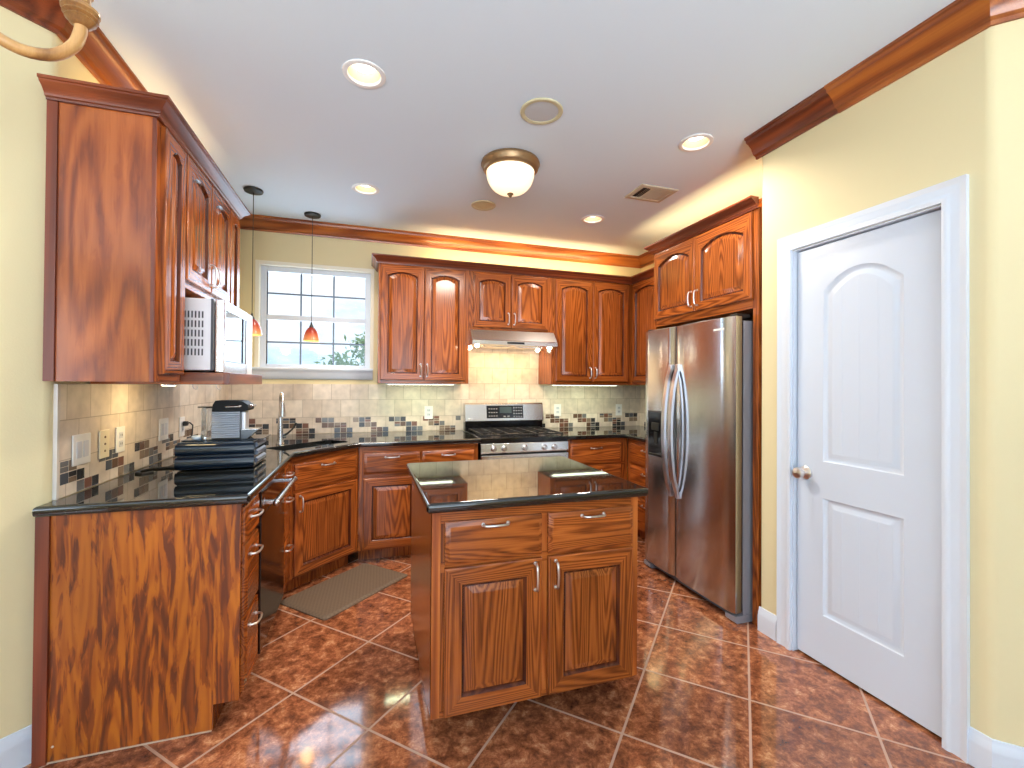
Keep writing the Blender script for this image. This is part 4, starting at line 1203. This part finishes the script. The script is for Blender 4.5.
def pendant(x, y, label, src=None):
    t = copy_tree(src) if src else thing('pendant_light', label, 'light')
    t.location = (x, y, H); t['label'] = label; t['group'] = 'pendants over the corner sink'
    if not src:
        B().lathe([(.0001, 0), (.062, 0), (.064, -.006), (.060, -.016), (.050, -.020), (.008, -.022), (.0001, -.022)], seg=36).obj('canopy', M_PEWTER, t)
        B().tube([(0, 0, -.02), (0, 0, -.90)], .0025, 8).obj('cord', M_PEWTER, t)
        B().lathe([(.0001, -.885), (.005, -.887), (.008, -.905), (.017, -.925), (.020, -.935), (.0001, -.936)], seg=20).obj('cap', M_PEWTER, t)
        sh = [(.017, -.930), (.030, -.940), (.043, -.960), (.053, -.985), (.060, -1.015), (.064, -1.040), (.064, -1.044), (.061, -1.040), (.057, -1.015), (.050, -.987), (.040, -.963), (.028, -.945), (.016, -.937)]
        B().lathe(sh, seg=36, cap=False).obj('shade', M_SHADE, t)
        B().sphere((0, 0, -1.012), .017, 16).obj('bulb', mat('pendant_bulb_glow', (1, 1, 1, 1), .4, emit=(1.0, .80, .50, 1), estr=6), t)
    d = bpy.data.lights.new('pendant_glow', 'POINT'); d.energy = 1.0; d.color = WARM; d.shadow_soft_size = .05
    o = bpy.data.objects.new('pendant_glow', d); COL.objects.link(o); o.location = (x, y, H - 1.06)
    return t
p1 = pendant(-.798, 3.625, 'red amber glass pendant partly hidden behind the microwave')
pendant(-.449, 4.0, 'red amber glass pendant hanging in front of the window', p1)

# ------------------------------------------------------------------ floor mat
t_m = bpy.data.materials.new('ribbed_brown_mat'); t_m.use_nodes = True
n = t_m.node_tree.nodes; l = t_m.node_tree.links.new; bb = n['Principled BSDF']
tcx = n.new('ShaderNodeTexCoord'); mpp = n.new('ShaderNodeMapping'); mpp.inputs['Scale'].default_value = (70, 70, 70)
ck_ = n.new('ShaderNodeTexChecker'); ck_.inputs['Scale'].default_value = 1; ck_.inputs['Color1'].default_value = srgb(98, 80, 63); ck_.inputs['Color2'].default_value = srgb(112, 92, 72)
l(tcx.outputs['Object'], mpp.inputs[0]); l(mpp.outputs[0], ck_.inputs['Vector']); l(ck_.outputs['Color'], bb.inputs['Base Color']); bb.inputs['Roughness'].default_value = .75
fm = B()
ML, MWD = .70, .43
outl = lambda i: rrect(0, 0, ML - 2 * i, MWD - 2 * i, .02, 0)
fm.loops([[(p[0], p[1], z) for p in outl(i)] for i, z in ((0, .001), (0, .006), (.014, .014), (.03, .015))])
mo = fm.obj('floor_mat', t_m, smooth=30, loc=(-.118, 3.155, 0), rz=R(43.5))
tag(mo, 'brown anti fatigue mat on the tiles before the sink cabinet', 'mat')

# ------------------------------------------------------------------ chandelier of the breakfast area (one arm reaches into view)
M_CHAN = wood('carved_gilt_wood', 'z', light=srgb(206, 160, 100), mid=srgb(176, 128, 74), dark=srgb(120, 80, 48), contour=5, rough=.35)
t = thing('chandelier', 'carved gilt wood chandelier arm with a ribbed cup at top left', 'chandelier', (-.72, .86, 1.97))
B().tube([(0, 0, .02), (0, 0, .60)], .004, 8).lathe([(.0001, .765), (.06, .765), (.055, .745), (.01, .735), (.0001, .735)], seg=24).tube([(0, 0, .6), (0, 0, .74)], .004, 8).obj('chain_rod', M_PEWTER, t)
B().lathe([(.0001, -.10), (.012, -.09), (.018, -.07), (.012, -.05), (.035, -.02), (.042, .0), (.035, .03), (.016, .05), (.02, .09), (.012, .13), (.008, .2), (.0001, .2)], seg=24).obj('column', M_CHAN, t)
AP = [(.03, .02), (.055, .035), (.085, .02), (.115, -.022), (.15, -.048), (.19, -.060), (.228, -.048), (.253, -.018), (.262, .012), (.262, .028)]
for k in range(5):
    a = R(32 + 72 * k); ca, sa = math.cos(a), math.sin(a)
    P3 = lambda r_, z_: (r_ * ca, r_ * sa, z_)
    # smooth the arm
    pts = []
    for i in range(len(AP) - 1):
        p0, p1_, p2, p3 = AP[max(i - 1, 0)], AP[i], AP[i + 1], AP[min(i + 2, len(AP) - 1)]
        for s_ in range(4):
            u_ = s_ / 4
            f_ = lambda a0, a1, a2, a3: .5 * (2 * a1 + (a2 - a0) * u_ + (2 * a0 - 5 * a1 + 4 * a2 - a3) * u_ ** 2 + (3 * a1 - a0 - 3 * a2 + a3) * u_ ** 3)
            pts.append(P3(f_(p0[0], p1_[0], p2[0], p3[0]), f_(p0[1], p1_[1], p2[1], p3[1])))
    pts.append(P3(*AP[-1]))
    ar = B().tube(pts, .0095, 12).obj('arm', M_CHAN, t)
    cx_, cy_ = .262 * ca, .262 * sa
    prof = [(.0001, .022), (.010, .022), (.016, .026), (.019, .031), (.022, .033), (.020, .037), (.025, .040), (.023, .044), (.027, .048), (.027, .053), (.022, .057), (.014, .058), (.014, .075), (.017, .080), (.0001, .082)]
    B().lathe(prof, (cx_, cy_, 0), 24).obj('candle_cup', M_CHAN, ar)
    B().lathe([(.0001, .08), (.013, .08), (.013, .17), (.0001, .172)], (cx_, cy_, 0), 16).obj('candle_sleeve', mat('candle_cream', srgb(240, 236, 226), .5), ar)

# ------------------------------------------------------------------ outside: trees beyond the window
M_LEAF = mat('leaf_green', srgb(124, 156, 112), .6); M_BARK = mat('bark', srgb(110, 104, 96), .8)
def tree(x, y, h, rw, nleaf, seed, label, sparse=False):
    rnd = random.Random(seed)
    t = thing('tree', label, 'tree', (x, y, 0))
    tb = B().tube([(0, 0, -.3), (.02, .02, h * .3), (-.03, 0, h * .6), (0, .03, h * .92)], [.09, .07, .045, .012], 8)
    tips = []
    for k in range(14):
        a = rnd.uniform(0, 6.28); z0 = h * rnd.uniform(.35, .85); ln = rw * rnd.uniform(.5, 1.0)
        e_ = (ln * math.cos(a), ln * math.sin(a), z0 + ln * rnd.uniform(.3, .9)); m_ = (e_[0] * .5, e_[1] * .5, z0 + (e_[2] - z0) * .4)
        tb.tube([(0, 0, z0), m_, e_], [.025, .015, .006], 6); tips += [Vector(m_), Vector(e_), Vector(e_).lerp(Vector(m_), .5)]
    tb.obj('trunk', M_BARK, t)
    lb = B(); bm = lb.bm
    for k in range(nleaf):
        c_ = rnd.choice(tips) + Vector((rnd.gauss(0, .12), rnd.gauss(0, .12), rnd.gauss(0, .12)))
        n1 = Vector((rnd.gauss(0, 1), rnd.gauss(0, 1), rnd.gauss(0, 1))).normalized(); n2 = n1.orthogonal().normalized(); s_ = rnd.uniform(.03, .065)
        vs = [bm.verts.new(c_ + n1 * s_ * a + n2 * s_ * b_) for a, b_ in ((-1.4, 0), (0, .6), (1.4, 0), (0, -.6))]
        bm.faces.new(vs)
    lb.obj('leaves', M_LEAF, t, smooth=0)
tree(.12, 9.6, 2.5, .8, 2600, 4, 'green leafy tree outside at the lower right of the window')
tree(-2.3, 10.5, 1.75, .4, 60, 9, 'bare twiggy sapling outside at the lower left of the window')
